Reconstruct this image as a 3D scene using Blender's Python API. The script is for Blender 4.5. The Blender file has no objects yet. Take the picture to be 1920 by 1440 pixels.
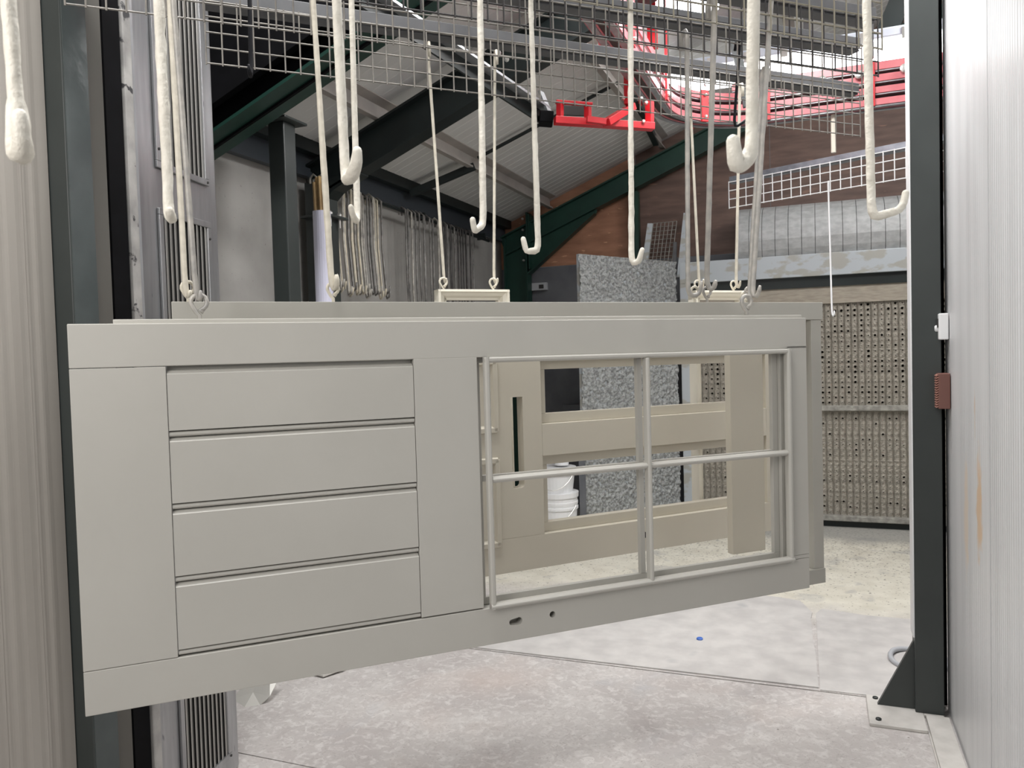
import bpy, bmesh, math, random
from mathutils import Vector, Matrix, noise
random.seed(7)
V = Vector
sc = bpy.context.scene
COL = sc.collection
R = math.radians

# ------------------------------------------------------------------ camera
F, YAW, PITCH, ROLL = 1472.0, R(21.6), R(2.01), R(1.585)
CP = V((0, 0, 1.5))
FW = V((-math.sin(YAW)*math.cos(PITCH), math.cos(YAW)*math.cos(PITCH), -math.sin(PITCH)))
_r = V((math.cos(YAW), math.sin(YAW), 0)); _u = _r.cross(FW)
RT = math.cos(ROLL)*_r - math.sin(ROLL)*_u
UP = math.cos(ROLL)*_u + math.sin(ROLL)*_r
cam = bpy.data.cameras.new('camera'); co = bpy.data.objects.new('camera', cam); COL.objects.link(co)
cam.sensor_width = 36; cam.lens = F/1920*36; cam.clip_start = .05
M = Matrix((RT, UP, -FW)).transposed().to_4x4(); M.translation = CP; co.matrix_world = M
cam.dof.use_dof = True; cam.dof.focus_distance = 2.4; cam.dof.aperture_fstop = 10
sc.camera = co

# ------------------------------------------------------------------ world, light, exposure
w = bpy.data.worlds.new('sky'); sc.world = w; w.use_nodes = True
bg = w.node_tree.nodes['Background']; bg.inputs[0].default_value = (.93, .96, 1, 1); bg.inputs[1].default_value = .15
def area(name, loc, target, sx, sy, power, col=(1, 1, 1)):
    l = bpy.data.lights.new(name, 'AREA'); l.shape = 'RECTANGLE'; l.size = sx; l.size_y = sy; l.energy = power; l.color = col
    o = bpy.data.objects.new(name, l); COL.objects.link(o); o.location = loc
    o.rotation_euler = (V(target)-V(loc)).to_track_quat('-Z', 'Y').to_euler(); return o
area('added_light_over_line', (-.45, 3.55, 3.74), (-.45, 3.5, 0), 1.3, .8, 100, (1, .99, .98))  # added light below the closed liner to brighten the hanging rows
area('added_light_over_doors', (-.95, 2.2, 4.3), (-.95, 2.3, 0), 1.8, .7, 45, (1, .99, .98))  # added overhead light for top edges and ledges, no roof opening
area('added_light_door_left', (-1.15, 1.25, 4.4), (-1.15, 1.3, 0), 1.0, .8, 95, (1, .985, .97))  # extra light put above the door's left end to brighten it
area('added_light_booth', (1.3, 5.0, 4.45), (-.2, 5.6, .6), 1.0, 1.8, 130, (1, .985, .96))  # added light kept out of view, aimed at the booth
area('added_light_behind_camera', (-1.2, -.7, 2.35), (-1.2, 2.0, 1.2), 1.2, 1.2, 38, (1, .965, .935))  # added soft light behind the camera for the front door
vs = sc.view_settings; vs.view_transform = 'Standard'; vs.look = 'None'; vs.gamma = 1; vs.use_curve_mapping = False
vs.exposure = 0.0

# ------------------------------------------------------------------ measuring helpers (pixel of the 1920x1440 photo -> point on a real plane)
def ray(x, y): return FW*F + RT*(x-960) - UP*(y-720)
def onp(x, y, p, n):
    d = ray(x, y); t = (V(p)-CP).dot(V(n))/d.dot(V(n)); return CP+d*t
def onX(x, y, X): return onp(x, y, (X, 0, 0), (1, 0, 0))
def onY(x, y, Y): return onp(x, y, (0, Y, 0), (0, 1, 0))
def onZ(x, y, Z): return onp(x, y, (0, 0, Z), (0, 0, 1))
def onD(x, y, d): return CP+ray(x, y)*(d/F)
def hv(a): return V((math.sin(R(a)), math.cos(R(a)), 0))   # horizontal direction, degrees from +Y

# ------------------------------------------------------------------ materials
def lin(c): return tuple((x/255/12.92 if x/255 <= .04045 else ((x/255+.055)/1.055)**2.4) for x in c)+(1,)
def mat(name, c, rough=.5, metal=0, c2=None, nscale=6, ndetail=6, bump=0, bscale=60, stretch=None, spec=.5, lo=.35, hi=.65, c3=None, s3=40, t3=.68, emit=0, bdist=.004):
    m = bpy.data.materials.new(name); m.use_nodes = True; nt = m.node_tree; N = nt.nodes; L = nt.links
    b = N['Principled BSDF']; b.inputs['Base Color'].default_value = lin(c); b.inputs['Roughness'].default_value = rough; b.inputs['Metallic'].default_value = metal
    b.inputs['Specular IOR Level'].default_value = spec
    if emit:
        b.inputs['Emission Color'].default_value = lin(c); b.inputs['Emission Strength'].default_value = emit
    tc = N.new('ShaderNodeTexCoord'); mp = N.new('ShaderNodeMapping'); L.new(tc.outputs['Object'], mp.inputs[0])
    if stretch: mp.inputs['Scale'].default_value = stretch
    out = None
    if c2:
        n = N.new('ShaderNodeTexNoise'); n.inputs['Scale'].default_value = nscale; n.inputs['Detail'].default_value = ndetail; L.new(mp.outputs[0], n.inputs['Vector'])
        r = N.new('ShaderNodeValToRGB'); r.color_ramp.elements[0].position = lo; r.color_ramp.elements[1].position = hi
        r.color_ramp.elements[0].color = lin(c); r.color_ramp.elements[1].color = lin(c2); L.new(n.outputs['Fac'], r.inputs[0]); out = r.outputs[0]
        if c3:
            n3 = N.new('ShaderNodeTexNoise'); n3.inputs['Scale'].default_value = s3; n3.inputs['Detail'].default_value = 3; L.new(mp.outputs[0], n3.inputs['Vector'])
            r3 = N.new('ShaderNodeValToRGB'); r3.color_ramp.elements[0].position = t3; r3.color_ramp.elements[1].position = t3+.04
            L.new(n3.outputs['Fac'], r3.inputs[0]); mx = N.new('ShaderNodeMixRGB'); L.new(r3.outputs[0], mx.inputs[0]); L.new(out, mx.inputs[1]); mx.inputs[2].default_value = lin(c3); out = mx.outputs[0]
        L.new(out, b.inputs['Base Color'])
    if bump:
        n2 = N.new('ShaderNodeTexNoise'); n2.inputs['Scale'].default_value = bscale; n2.inputs['Detail'].default_value = 4; L.new(mp.outputs[0], n2.inputs['Vector'])
        bp = N.new('ShaderNodeBump'); bp.inputs['Strength'].default_value = bump; bp.inputs['Distance'].default_value = bdist; L.new(n2.outputs['Fac'], bp.inputs['Height']); L.new(bp.outputs[0], b.inputs['Normal'])
    return m
MT = {}
MT['door'] = mat('greige_paint', (182, 180, 173), .42, c2=(178, 176, 169), nscale=3)
MT['frame2'] = mat('stone_paint', (176, 174, 166), .45, c2=(171, 169, 161), nscale=3)
MT['cream'] = mat('cream_paint', (202, 196, 181), .38, c2=(197, 191, 176), nscale=3)
MT['ivory'] = mat('ivory_paint', (236, 231, 216), .4)
MT['crust'] = mat('crusted_paint', (236, 232, 220), .55, c2=(214, 209, 196), nscale=25, bump=.8, bscale=90)
MT['galv'] = mat('galvanised_steel', (160, 163, 166), .42, .75, c2=(184, 187, 190), nscale=18, bump=.1)
MT['rodsteel'] = mat('coated_rod', (188, 184, 176), .5, .2, c2=(160, 158, 154), nscale=30, bump=.3, bscale=120)
MT['ivoryrod'] = mat('ivory_coated_rod', (226, 220, 204), .5, 0, c2=(205, 199, 184), nscale=30, bump=.3, bscale=120)
MT['black'] = mat('black_coated_wire', (14, 15, 20), .4, spec=.25)
MT['meshgrey'] = mat('grey_coated_wire', (134, 130, 123), .5, .1, c2=(108, 105, 100), nscale=20)
MT['meshpale'] = mat('pale_coated_wire', (205, 200, 188), .5, .1, c2=(165, 160, 150), nscale=20)
MT['meshdark'] = mat('dark_coated_wire', (52, 50, 50), .5, .1)
MT['meshkhaki'] = mat('khaki_coated_wire', (132, 127, 113), .55, .1)
MT['bar'] = mat('load_bar_steel', (96, 97, 99), .55, .1, c2=(84, 85, 87), nscale=12)
MT['barzinc'] = mat('zinc_bar', (150, 156, 165), .4, .5, c2=(120, 126, 134), nscale=14)
MT['post'] = mat('slate_green_post', (57, 62, 61), .38, c2=(52, 57, 56), nscale=5)
MT['postgloss'] = mat('gloss_green_post', (72, 79, 79), .16, c2=(64, 71, 71), nscale=8, bump=.25, bscale=14)
MT['postdull'] = mat('dull_edge', (84, 82, 77), .6)
MT['green'] = mat('green_steel', (17, 55, 45), .45, c2=(14, 48, 40), nscale=6)
MT['dark'] = mat('dark_steel', (30, 38, 38), .45, c2=(25, 32, 32), nscale=6)
MT['darkblue'] = mat('blue_grey_steel', (52, 58, 64), .5)  # one even blue-grey
MT['mattblack'] = mat('matt_shade_black', (9, 9, 11), .8, c2=(14, 14, 17), nscale=14, spec=.12)  # flat black, also used where only shade shows
MT['steelface'] = mat('brushed_steel', (150, 151, 153), .34, .8, c2=(178, 179, 181), nscale=3, stretch=(6, 6, .7), bump=.06, bscale=30, c3=(120, 120, 124), s3=14, t3=.7)
MT['wornedge'] = mat('worn_white_edge', (176, 174, 171), .6, c2=(132, 131, 129), nscale=9, c3=(60, 60, 62), s3=22, t3=.62)
MT['slat'] = mat('slat_steel', (186, 184, 180), .35, .6)
MT['ventdark'] = mat('vent_dark', (46, 45, 44), .7)
MT['ceil'] = mat('roof_liner', (216, 216, 214), .5, c2=(206, 206, 203), nscale=2, c3=(150, 148, 140), s3=5, t3=.74)
MT['concrete'] = mat('concrete_panel', (172, 170, 166), .8, c2=(154, 152, 148), nscale=3, c3=(134, 131, 127), s3=60, t3=.7, bump=.2)
MT['greyboard'] = mat('grey_board', (104, 106, 110), .75, c2=(88, 90, 95), nscale=4, bump=.1)
MT['plyA'] = mat('plywood_pale', (170, 124, 98), .6, c2=(140, 99, 76), nscale=3.2, stretch=(1, 1, 4), c3=(205, 160, 126), s3=7, t3=.64)
MT['plyB'] = mat('plywood_dark', (108, 85, 75), .6, c2=(85, 66, 59), nscale=3.2, stretch=(1, 1, 5), c3=(124, 94, 80), s3=5, t3=.66)
MT['purlin'] = mat('purlin_galv', (176, 170, 164), .5, .25, c2=(160, 155, 150), nscale=6)
MT['red'] = mat('conveyor_red', (206, 34, 44), .38, c2=(190, 28, 38), nscale=10, c3=(220, 170, 168), s3=60, t3=.74)
MT['redpale'] = mat('lamp_washed_red_rail', (218, 134, 139), .25, 0, c2=(210, 120, 126), nscale=10)  # red paled to carry the lamp's wash of light
MT['trackdark'] = mat('track_gap', (66, 58, 56), .6, .2)
MT['bolt'] = mat('zinc_bolt', (215, 214, 210), .3, .8)
MT['lamp'] = mat('lamp_diffuser', (255, 255, 255), .4, emit=9)
MT['lampbody'] = mat('lamp_housing', (205, 216, 228), .4)
MT['white'] = mat('white_plastic', (232, 233, 234), .4)
MT['lilac'] = mat('lilac_white_tube', (222, 222, 240), .25)
MT['brownvent'] = mat('brown_vent', (112, 76, 68), .55)
MT['brownslat'] = mat('brown_slat', (160, 116, 104), .5)
MT['hose'] = mat('grey_hose', (176, 178, 182), .5)
MT['bluecap'] = mat('blue_plastic', (70, 110, 190), .4)
MT['plate'] = mat('pale_plate', (206, 203, 198), .55, c2=(190, 187, 182), nscale=14)
MT['screen'] = mat('overspray_sheet', (140, 142, 142), .6, c2=(186, 189, 188), nscale=40, ndetail=3, bump=1, bscale=70, bdist=.02, lo=.38, hi=.6)  # darker noise tones imitate shade in the crust's pits
MT['pleat'] = mat('overspray_card', (182, 176, 164), .75, c2=(148, 143, 133), nscale=30, bump=1, bscale=80, bdist=.016)
MT['pleatdark'] = mat('filter_hole', (56, 50, 44), .9)
MT['boothsteel'] = mat('booth_steel', (190, 197, 202), .45, .2, c2=(176, 176, 170), nscale=5, lo=.5, hi=.56, stretch=(1, 1, 2))
MT['hood'] = mat('hood_sheet', (176, 178, 178), .5, .1, c2=(158, 160, 160), nscale=18, bump=.35, bscale=30, stretch=(1, 1, 1.6))
MT['boothrail'] = mat('overspray_rail', (168, 166, 158), .7, c2=(130, 128, 122), nscale=24, bump=.9, bscale=70)
MT['boothbeige'] = mat('overspray_trim', (170, 162, 148), .7, c2=(150, 142, 130), nscale=12, stretch=(1, 1, 6))
MT['foil'] = mat('crumpled_white_metal', (206, 204, 198), .35, .2)

def ribmat(name, c, c2, stain, spots, rough=.5, dirt=(150, 134, 118)):
    """painted ribbed cladding: vertical streak colour + stains at fixed places (object space)"""
    m = mat(name, c, rough, c2=c2, nscale=9, stretch=(1, 1, .05), bump=.05, bscale=40)
    nt = m.node_tree; N = nt.nodes; L = nt.links; b = N['Principled BSDF']
    cur = b.inputs['Base Color'].links[0].from_socket
    tc = N.new('ShaderNodeTexCoord')
    for (p, rad, sz, col) in spots:
        mp = N.new('ShaderNodeMapping'); L.new(tc.outputs['Object'], mp.inputs[0]); mp.inputs['Location'].default_value = tuple(-a*s for a, s in zip(p, sz)); mp.inputs['Scale'].default_value = sz
        ns = N.new('ShaderNodeTexNoise'); ns.inputs['Scale'].default_value = 14; ns.inputs['Detail'].default_value = 5
        ln = N.new('ShaderNodeVectorMath'); ln.operation = 'LENGTH'; L.new(mp.outputs[0], ln.inputs[0])
        L.new(tc.outputs['Object'], ns.inputs['Vector'])
        ma = N.new('ShaderNodeMath'); ma.operation = 'MULTIPLY_ADD'; ma.inputs[1].default_value = rad*1.6; L.new(ns.outputs['Fac'], ma.inputs[0]); ma.inputs[2].default_value = -rad*.8
        ad = N.new('ShaderNodeMath'); ad.operation = 'ADD'; L.new(ln.outputs['Value'], ad.inputs[0]); L.new(ma.outputs[0], ad.inputs[1])
        rp = N.new('ShaderNodeValToRGB'); rp.color_ramp.elements[0].position = rad*.5; rp.color_ramp.elements[1].position = rad
        rp.color_ramp.elements[0].color = (1, 1, 1, 1); rp.color_ramp.elements[1].color = (0, 0, 0, 1); L.new(ad.outputs[0], rp.inputs[0])
        mx = N.new('ShaderNodeMixRGB'); L.new(rp.outputs[0], mx.inputs[0]); L.new(cur, mx.inputs[1]); mx.inputs[2].default_value = lin(col); cur = mx.outputs[0]
    L.new(cur, b.inputs['Base Color']); return m

def floormat():
    m = bpy.data.materials.new('worn_concrete'); m.use_nodes = True; nt = m.node_tree; N = nt.nodes; L = nt.links; b = N['Principled BSDF']
    b.inputs['Roughness'].default_value = .6
    tc = N.new('ShaderNodeTexCoord'); sp = N.new('ShaderNodeSeparateXYZ'); L.new(tc.outputs['Object'], sp.inputs[0])
    def nz(s, d=8, dist=0, vec=None):
        n = N.new('ShaderNodeTexNoise'); n.inputs['Scale'].default_value = s; n.inputs['Detail'].default_value = d; n.inputs['Distortion'].default_value = dist; L.new(vec or tc.outputs['Object'], n.inputs['Vector']); return n.outputs['Fac']
    def ramp(f, a, b_, ca, cb):
        r = N.new('ShaderNodeValToRGB'); r.color_ramp.elements[0].position = a; r.color_ramp.elements[1].position = b_; r.color_ramp.elements[0].color = ca; r.color_ramp.elements[1].color = cb; L.new(f, r.inputs[0]); return r.outputs[0]
    def mix(f, a, c):
        x = N.new('ShaderNodeMixRGB'); L.new(f, x.inputs[0])
        (L.new(a, x.inputs[1]) if not isinstance(a, tuple) else setattr(x.inputs[1], 'default_value', a)); (L.new(c, x.inputs[2]) if not isinstance(c, tuple) else setattr(x.inputs[2], 'default_value', c)); return x.outputs[0]
    def mth(op, a, bb, cc=None):
        x = N.new('ShaderNodeMath'); x.operation = op; x.use_clamp = False
        for i, q in enumerate((a, bb, cc)):
            if q is None: continue
            if isinstance(q, (int, float)): x.inputs[i].default_value = q
            else: L.new(q, x.inputs[i])
        return x.outputs[0]
    W0, B0 = (0, 0, 0, 1), (1, 1, 1, 1)
    base = ramp(nz(2.2, 10, 1.0), .3, .7, lin((172, 166, 164)), lin((198, 194, 191)))
    base = mix(ramp(nz(24, 14, 1.2), .48, .68, W0, (.55, .55, .55, 1)), base, lin((220, 217, 214)))
    base = mix(ramp(nz(38, 10, 2.5), .56, .66, W0, (.55, .55, .55, 1)), base, lin((160, 154, 151)))      # scuffed dry paint
    base = mix(ramp(nz(1.1, 6), .56, .7, W0, (.5, .5, .5, 1)), base, lin((188, 172, 164)))        # reddish dust
    base = mix(ramp(nz(1.7, 6, 1.2), .58, .72, W0, (.5, .5, .5, 1)), base, lin((172, 173, 176)))  # rubbed grey streaks
    # cream overspray towards the booth (Y > 4.7), with an uneven rim
    yy = mth('ADD', sp.outputs['Y'], mth('MULTIPLY', nz(3, 6), .7))
    ov = ramp(mth('MULTIPLY', mth('SUBTRACT', yy, 4.75), 1.2), .1, .62, W0, B0)
    cream = ramp(nz(7, 8), .35, .65, lin((206, 201, 187)), lin((222, 218, 205)))
    base = mix(ov, base, cream)
    bare = mth('MULTIPLY', ov, ramp(nz(4.2, 5, .8), .58, .66, W0, (.6, .6, .6, 1)))
    base = mix(bare, base, lin((176, 174, 170)))
    # clots of dried paint: denser near the booth
    dens = mth('MULTIPLY', mth('SUBTRACT', sp.outputs['Y'], 3.6), .042)
    cl = ramp(mth('ADD', nz(46, 3), dens), .70, .74, W0, (.8, .8, .8, 1))
    base = mix(cl, base, lin((104, 98, 88)))
    grey_foot = ramp(mth('SUBTRACT', mth('ADD', sp.outputs['Y'], mth('MULTIPLY', nz(2.5, 5), .5)), 6.55), .1, .35, W0, (.75, .75, .75, 1))  # greyer floor band towards the booth
    base = mix(grey_foot, base, lin((150, 150, 148)))
    sp2 = ramp(nz(150, 2), .73, .75, W0, (.8, .8, .8, 1)); base = mix(sp2, base, lin((90, 82, 76)))
    L.new(base, b.inputs['Base Color'])
    bp = N.new('ShaderNodeBump'); bp.inputs['Strength'].default_value = .25; bp.inputs['Distance'].default_value = .003; L.new(nz(60, 5), bp.inputs['Height']); L.new(bp.outputs[0], b.inputs['Normal'])
    return m
MT['floor'] = floormat()
MT['sheet'] = mat('floor_sheet_paper', (186, 183, 181), .6, c2=(203, 200, 197), nscale=8, ndetail=14, lo=.36, hi=.66, c3=(176, 175, 175), s3=2.6, t3=.66, bump=.15, bscale=30)

# ------------------------------------------------------------------ mesh builder
class MB:
    def __init__(s): s.v = []; s.f = []
    def add(s, vs, fs):
        o = len(s.v); s.v += [V(a) for a in vs]; s.f += [tuple(o+i for i in f) for f in fs]; return s
    def fbox(s, o, ax, ay, az, a, b):
        """box in the frame (o; ax, ay, az) from corner a to corner b"""
        P = [V(o)+ax*x+ay*y+az*z for z in (a[2], b[2]) for y in (a[1], b[1]) for x in (a[0], b[0])]
        return s.add(P, [(0, 2, 3, 1), (4, 5, 7, 6), (0, 1, 5, 4), (2, 6, 7, 3), (0, 4, 6, 2), (1, 3, 7, 5)])
    def box(s, a, b): return s.fbox((0, 0, 0), V((1, 0, 0)), V((0, 1, 0)), V((0, 0, 1)), a, b)
    def bar(s, p, q, wd, ht, up=(0, 0, 1)):
        p, q = V(p), V(q); d = (q-p); L_ = d.length; d.normalize(); sd = d.cross(V(up)).normalized(); u = sd.cross(d)
        return s.fbox(p, d, sd, u, (0, -wd/2, -ht/2), (L_, wd/2, ht/2))
    def ibar(s, p, q, wd, ht, t=.012, up=(0, 0, 1)):
        p, q = V(p), V(q); d = (q-p); L_ = d.length; d.normalize(); sd = d.cross(V(up)).normalized(); u = sd.cross(d)
        s.fbox(p, d, sd, u, (0, -wd/2, ht/2-t), (L_, wd/2, ht/2)); s.fbox(p, d, sd, u, (0, -wd/2, -ht/2), (L_, wd/2, -ht/2+t))
        return s.fbox(p, d, sd, u, (0, -t/2, -ht/2+t), (L_, t/2, ht/2-t))
    def extr(s, prof, o, d, au, av):
        """extrude closed 2D profile [(a,b)] (axes au, av) from o along vector d"""
        n = len(prof); P = [V(o)+au*a+av*b for a, b in prof]; Q = [p+V(d) for p in P]
        return s.add(P+Q, [tuple(range(n))[::-1], tuple(range(n, 2*n))]+[(i, (i+1) % n, n+(i+1) % n, n+i) for i in range(n)])
    def tube(s, pts, r, n=8, cap=True, jit=0):
        pts = [V(p) for p in pts]; rs = r if isinstance(r, (list, tuple)) else [r]*len(pts)
        t = (pts[1]-pts[0]).normalized(); a = t.orthogonal().normalized(); o = len(s.v)
        for i, p in enumerate(pts):
            tt = ((pts[min(i+1, len(pts)-1)]-pts[max(i-1, 0)])).normalized()
            a = (a-tt*a.dot(tt)).normalized(); b = tt.cross(a)
            for k in range(n):
                th = 2*math.pi*k/n; rr = rs[i]*(1+(jit*(noise.noise(p*45+V((k*.7, 0, 0)))) if jit else 0))
                s.v.append(p+(a*math.cos(th)+b*math.sin(th))*rr)
        for i in range(len(pts)-1):
            for k in range(n):
                s.f.append((o+i*n+k, o+i*n+(k+1) % n, o+(i+1)*n+(k+1) % n, o+(i+1)*n+k))
        if cap: s.f.append(tuple(o+k for k in range(n))[::-1]); s.f.append(tuple(o+(len(pts)-1)*n+k for k in range(n)))
        return s
    def lathe(s, o, prof, n=24, ax=V((0, 0, 1))):
        a = ax.orthogonal().normalized(); b = ax.cross(a); off = len(s.v)
        for r, z in prof:
            for k in range(n):
                th = 2*math.pi*k/n; s.v.append(V(o)+ax*z+(a*math.cos(th)+b*math.sin(th))*r)
        for i in range(len(prof)-1):
            for k in range(n): s.f.append((off+i*n+k, off+i*n+(k+1) % n, off+(i+1)*n+(k+1) % n, off+(i+1)*n+k))
        s.f.append(tuple(off+k for k in range(n))[::-1]); s.f.append(tuple(off+(len(prof)-1)*n+k for k in range(n)))
        return s
    def mesh(s, name, m, org):
        me = bpy.data.meshes.new(name); me.from_pydata([tuple(p-org) for p in s.v], [], s.f)
        bm = bmesh.new(); bm.from_mesh(me); bmesh.ops.recalc_face_normals(bm, faces=bm.faces); bm.to_mesh(me); bm.free()
        me.materials.append(MT[m] if isinstance(m, str) else m); return me
    def build(s, name, m, parent=None, bev=0, smooth=False, org=None, label=None):
        wl = V((0, 0, 0)); p = parent
        while p is not None: wl = wl+V(p.location); p = p.parent
        if org is None:
            if parent is not None: org = wl
            else:
                xs = [min(q[i] for q in s.v) for i in range(3)]; xe = [max(q[i] for q in s.v) for i in range(3)]
                org = V(((xs[0]+xe[0])/2, (xs[1]+xe[1])/2, xs[2]))
        me = s.mesh(name, m, org); o = bpy.data.objects.new(name, me); COL.objects.link(o); o.location = org-wl
        if parent is not None: o.parent = parent
        if bev:
            md = o.modifiers.new('bevel', 'BEVEL'); md.width = bev; md.segments = 2; md.limit_method = 'ANGLE'; md.angle_limit = R(40)
        if smooth: me.polygons.foreach_set('use_smooth', [True]*len(me.polygons))
        if label: o['label'] = label
        return o
def thing(name, label, cat, loc, group=None):
    o = bpy.data.objects.new(name, None); COL.objects.link(o); o.location = loc; o.empty_display_size = .1
    return tag(o, label, cat, group)
def tag(o, label, cat, group=None):
    o['label'] = label; o['category'] = cat
    if group: o['group'] = group
    return o
def struct(o): o['kind'] = 'structure'; return o
def cut(o, cutters):
    """bore holes: booleans applied at once, cutters removed"""
    cs = []
    for c in cutters:
        me = c.mesh('bore', 'ventdark', V((0, 0, 0))); ob = bpy.data.objects.new('bore', me); COL.objects.link(ob); cs.append(ob)
        md = o.modifiers.new('b', 'BOOLEAN'); md.object = ob; md.operation = 'DIFFERENCE'; md.solver = 'EXACT'
    bpy.context.view_layer.update()
    ev = o.evaluated_get(bpy.context.evaluated_depsgraph_get()); me = bpy.data.meshes.new_from_object(ev)
    o.modifiers.clear(); o.data = me
    for ob in cs: bpy.data.objects.remove(ob)
X1, Y1, Z1 = V((1, 0, 0)), V((0, 1, 0)), V((0, 0, 1))

# ================================================================== THE SETTING
YB = 7.5      # back wall
def roofz(x): return 2.85+.4*(x+3.0)
# floor: one slab with a recessed saw joint along Y = 3.63, then the booth slab
fl = MB(); fl.box((-4, -4, -.1), (3, 2.366, 0)); fl.box((-4, 2.372, -.1), (3, 3.622, 0)); fl.box((-4, 2.364, -.1), (3, 2.374, -.012)); fl.box((-4, 3.632, -.1), (3, 8.2, 0)); fl.box((-4, 3.62, -.1), (3, 3.634, -.012))
struct(fl.build('floor', 'floor', org=V((0, 0, 0))))
# ceiling: ribbed liner sheets following the slope, ribs along the slope
cm = MB(); y = 3.05; pr = []
while y < 8.0: pr += [(y, 0), (y+.085, 0), (y+.089, .0025), (y+.096, .0025)]; y += .1
vs_ = []; 
for (yy, dz) in pr:
    for x in (-3.3, 2.6): vs_.append((x, yy, roofz(x)+dz))
cm.add(vs_, [(2*i, 2*i+1, 2*i+3, 2*i+2) for i in range(len(pr)-1)])
n0 = len(pr)
ce = struct(cm.build('ceiling', 'ceil', org=V((0, 0, 0))))
md = ce.modifiers.new('solid', 'SOLIDIFY'); md.thickness = .06; md.offset = 1
struct(MB().extr([(-3.3, roofz(-3.3)-.24), (-.9, roofz(-.9)-.24), (-.9, 4.3), (-3.3, 4.3)], (0, 3.0, 0), (0, .04, 0), X1, Z1).build('trim_shade_sheet', 'mattblack'))  # black sheet added so the near roof reads unlit
# left wall of concrete panels with joints
wl_ = thing('wall_left', '', '', (-3.05, 5, 0)); del wl_['label'], wl_['category']; struct(wl_)
y = 1.2
for i, wdt in enumerate((1.45, 1.6, 1.6, 1.75)):
    MB().box((-3.2, y+.004, 0), (-3.06, y+wdt-.004, 2.75)).build('concrete_panel', 'concrete', wl_, bev=.004); y += wdt
# back wall: grey boards below, plywood above
wb = thing('wall_back', '', '', (0, YB+.05, 0)); del wb['label'], wb['category']; struct(wb)
x = -3.1
for wdt in (1.22, 1.22, 1.22, 1.22, 1.0):
    MB().box((x+.002, YB+.03, 0), (x+wdt-.002, YB+.07, 2.39)).build('grey_board', 'greyboard', wb); x += wdt
def ply(x0, x1, m):
    mb = MB(); mb.extr([(x0, 2.395), (x1, 2.395), (x1, roofz(x1)+.02), (x0, roofz(x0)+.02)], (0, YB+.03, 0), (0, .03, 0), X1, Z1)
    mb.build('plywood_sheet', m, wb)
ply(-3.1, -1.655, 'plyA'); ply(-1.645, -.42, 'plyB'); ply(-.415, .81, 'plyB'); ply(.815, 2.6, 'plyB')
# right wall: ribbed cladding panels, near the camera
wr = thing('wall_right', '', '', (.46, 2.5, 0)); del wr['label'], wr['category']; struct(wr)
cladR = ribmat('ribbed_cladding_right', (206, 207, 208), (194, 195, 196), None,
               [((0, .37, .98), .15, (.0, 2.6, .8), (206, 180, 152)), ((0, .44, 1.28), .05, (0, 4.0, .5), (196, 180, 164)), ((0, .62, .9), .16, (0, 3.0, .7), (208, 196, 182))], rough=.38)
def clad(y0, y1, xs, parent, m, org, pitch=.028, dep=.003, flat=0, z0=0, z1=4.2, sgn=-1):
    pts = [(xs, y0), (xs, y0+.006)]; y = y0+.006
    while y < y1-.01:
        if y-y0 < flat or True:
            pts += [(xs+sgn*dep, y+.003), (xs+sgn*dep, y+pitch-.006), (xs, y+pitch-.003)]
        y += pitch
    pts += [(xs, y1), (xs-sgn*.05, y1), (xs-sgn*.05, y0)]
    return MB().extr(pts, (0, 0, z0), (0, 0, z1-z0), X1, Y1).build('cladding_panel', m, parent)
for y0, y1 in ((2.704, 3.60), (2.296, 2.682), (1.40, 2.280), (.5, 1.396)):
    clad(y0, y1, .462, wr, cladR, None, pitch=.027 if y1 < 2.7 else .034, dep=.003 if y1 < 2.7 else .0005)
MB().box((.478, .5, 0), (.49, 3.62, 4.15)).build('backing', 'ventdark', wr)
tr = struct(MB().box((.368, 2.2, 0), (.452, 3.485, .017)).box((.362, 2.2, 0), (.368, 3.34, .008)).build('trim_1', 'plate', bev=.002))
# near left wall (ribbed, dusty)
cladL = ribmat('ribbed_cladding_left', (164, 159, 152), (146, 141, 134), None, [((0, .215, 1.47), .035, (0, 1, .7), (168, 138, 104))], rough=.55)
wln = thing('wall_front', '', '', (-1.88, 1.0, 0)); del wln['label'], wln['category']; struct(wln)
XW = -1.873
for y0, y1 in ((1.03, 1.484), (.2, 1.026)):
    pts = [(XW, y0)]; y = y0
    k = 0
    while y < y1-.03:
        wd_ = (.05, .022, .034)[k % 3]; k += 1
        pts += [(XW, y+.006), (XW+.0016, y+.016), (XW+.0016, y+wd_-.012), (XW, y+wd_)]; y += wd_
    pts += [(XW, y1), (XW-.05, y1), (XW-.05, y0)]
    MB().extr(pts, (0, 0, 0), (0, 0, 3.6), X1, Y1).build('cladding_panel', cladL, wln)

# ================================================================== STEELWORK
def col_frame(): pass
# eaves beam along the left wall
eb = thing('eaves_beam', 'long dark steel eaves beam running along the top of the left wall', 'beam', (-3.02, 5, 2.6))
MB().box((-3.06, 2.0, 2.80), (-2.93, YB, 2.90)).build('top_flange', 'dark', eb)
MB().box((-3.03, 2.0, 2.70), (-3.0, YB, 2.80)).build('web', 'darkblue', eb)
MB().box((-3.04, 2.0, 2.665), (-2.99, YB, 2.70)).build('lower_lip', 'darkblue', eb)
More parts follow.
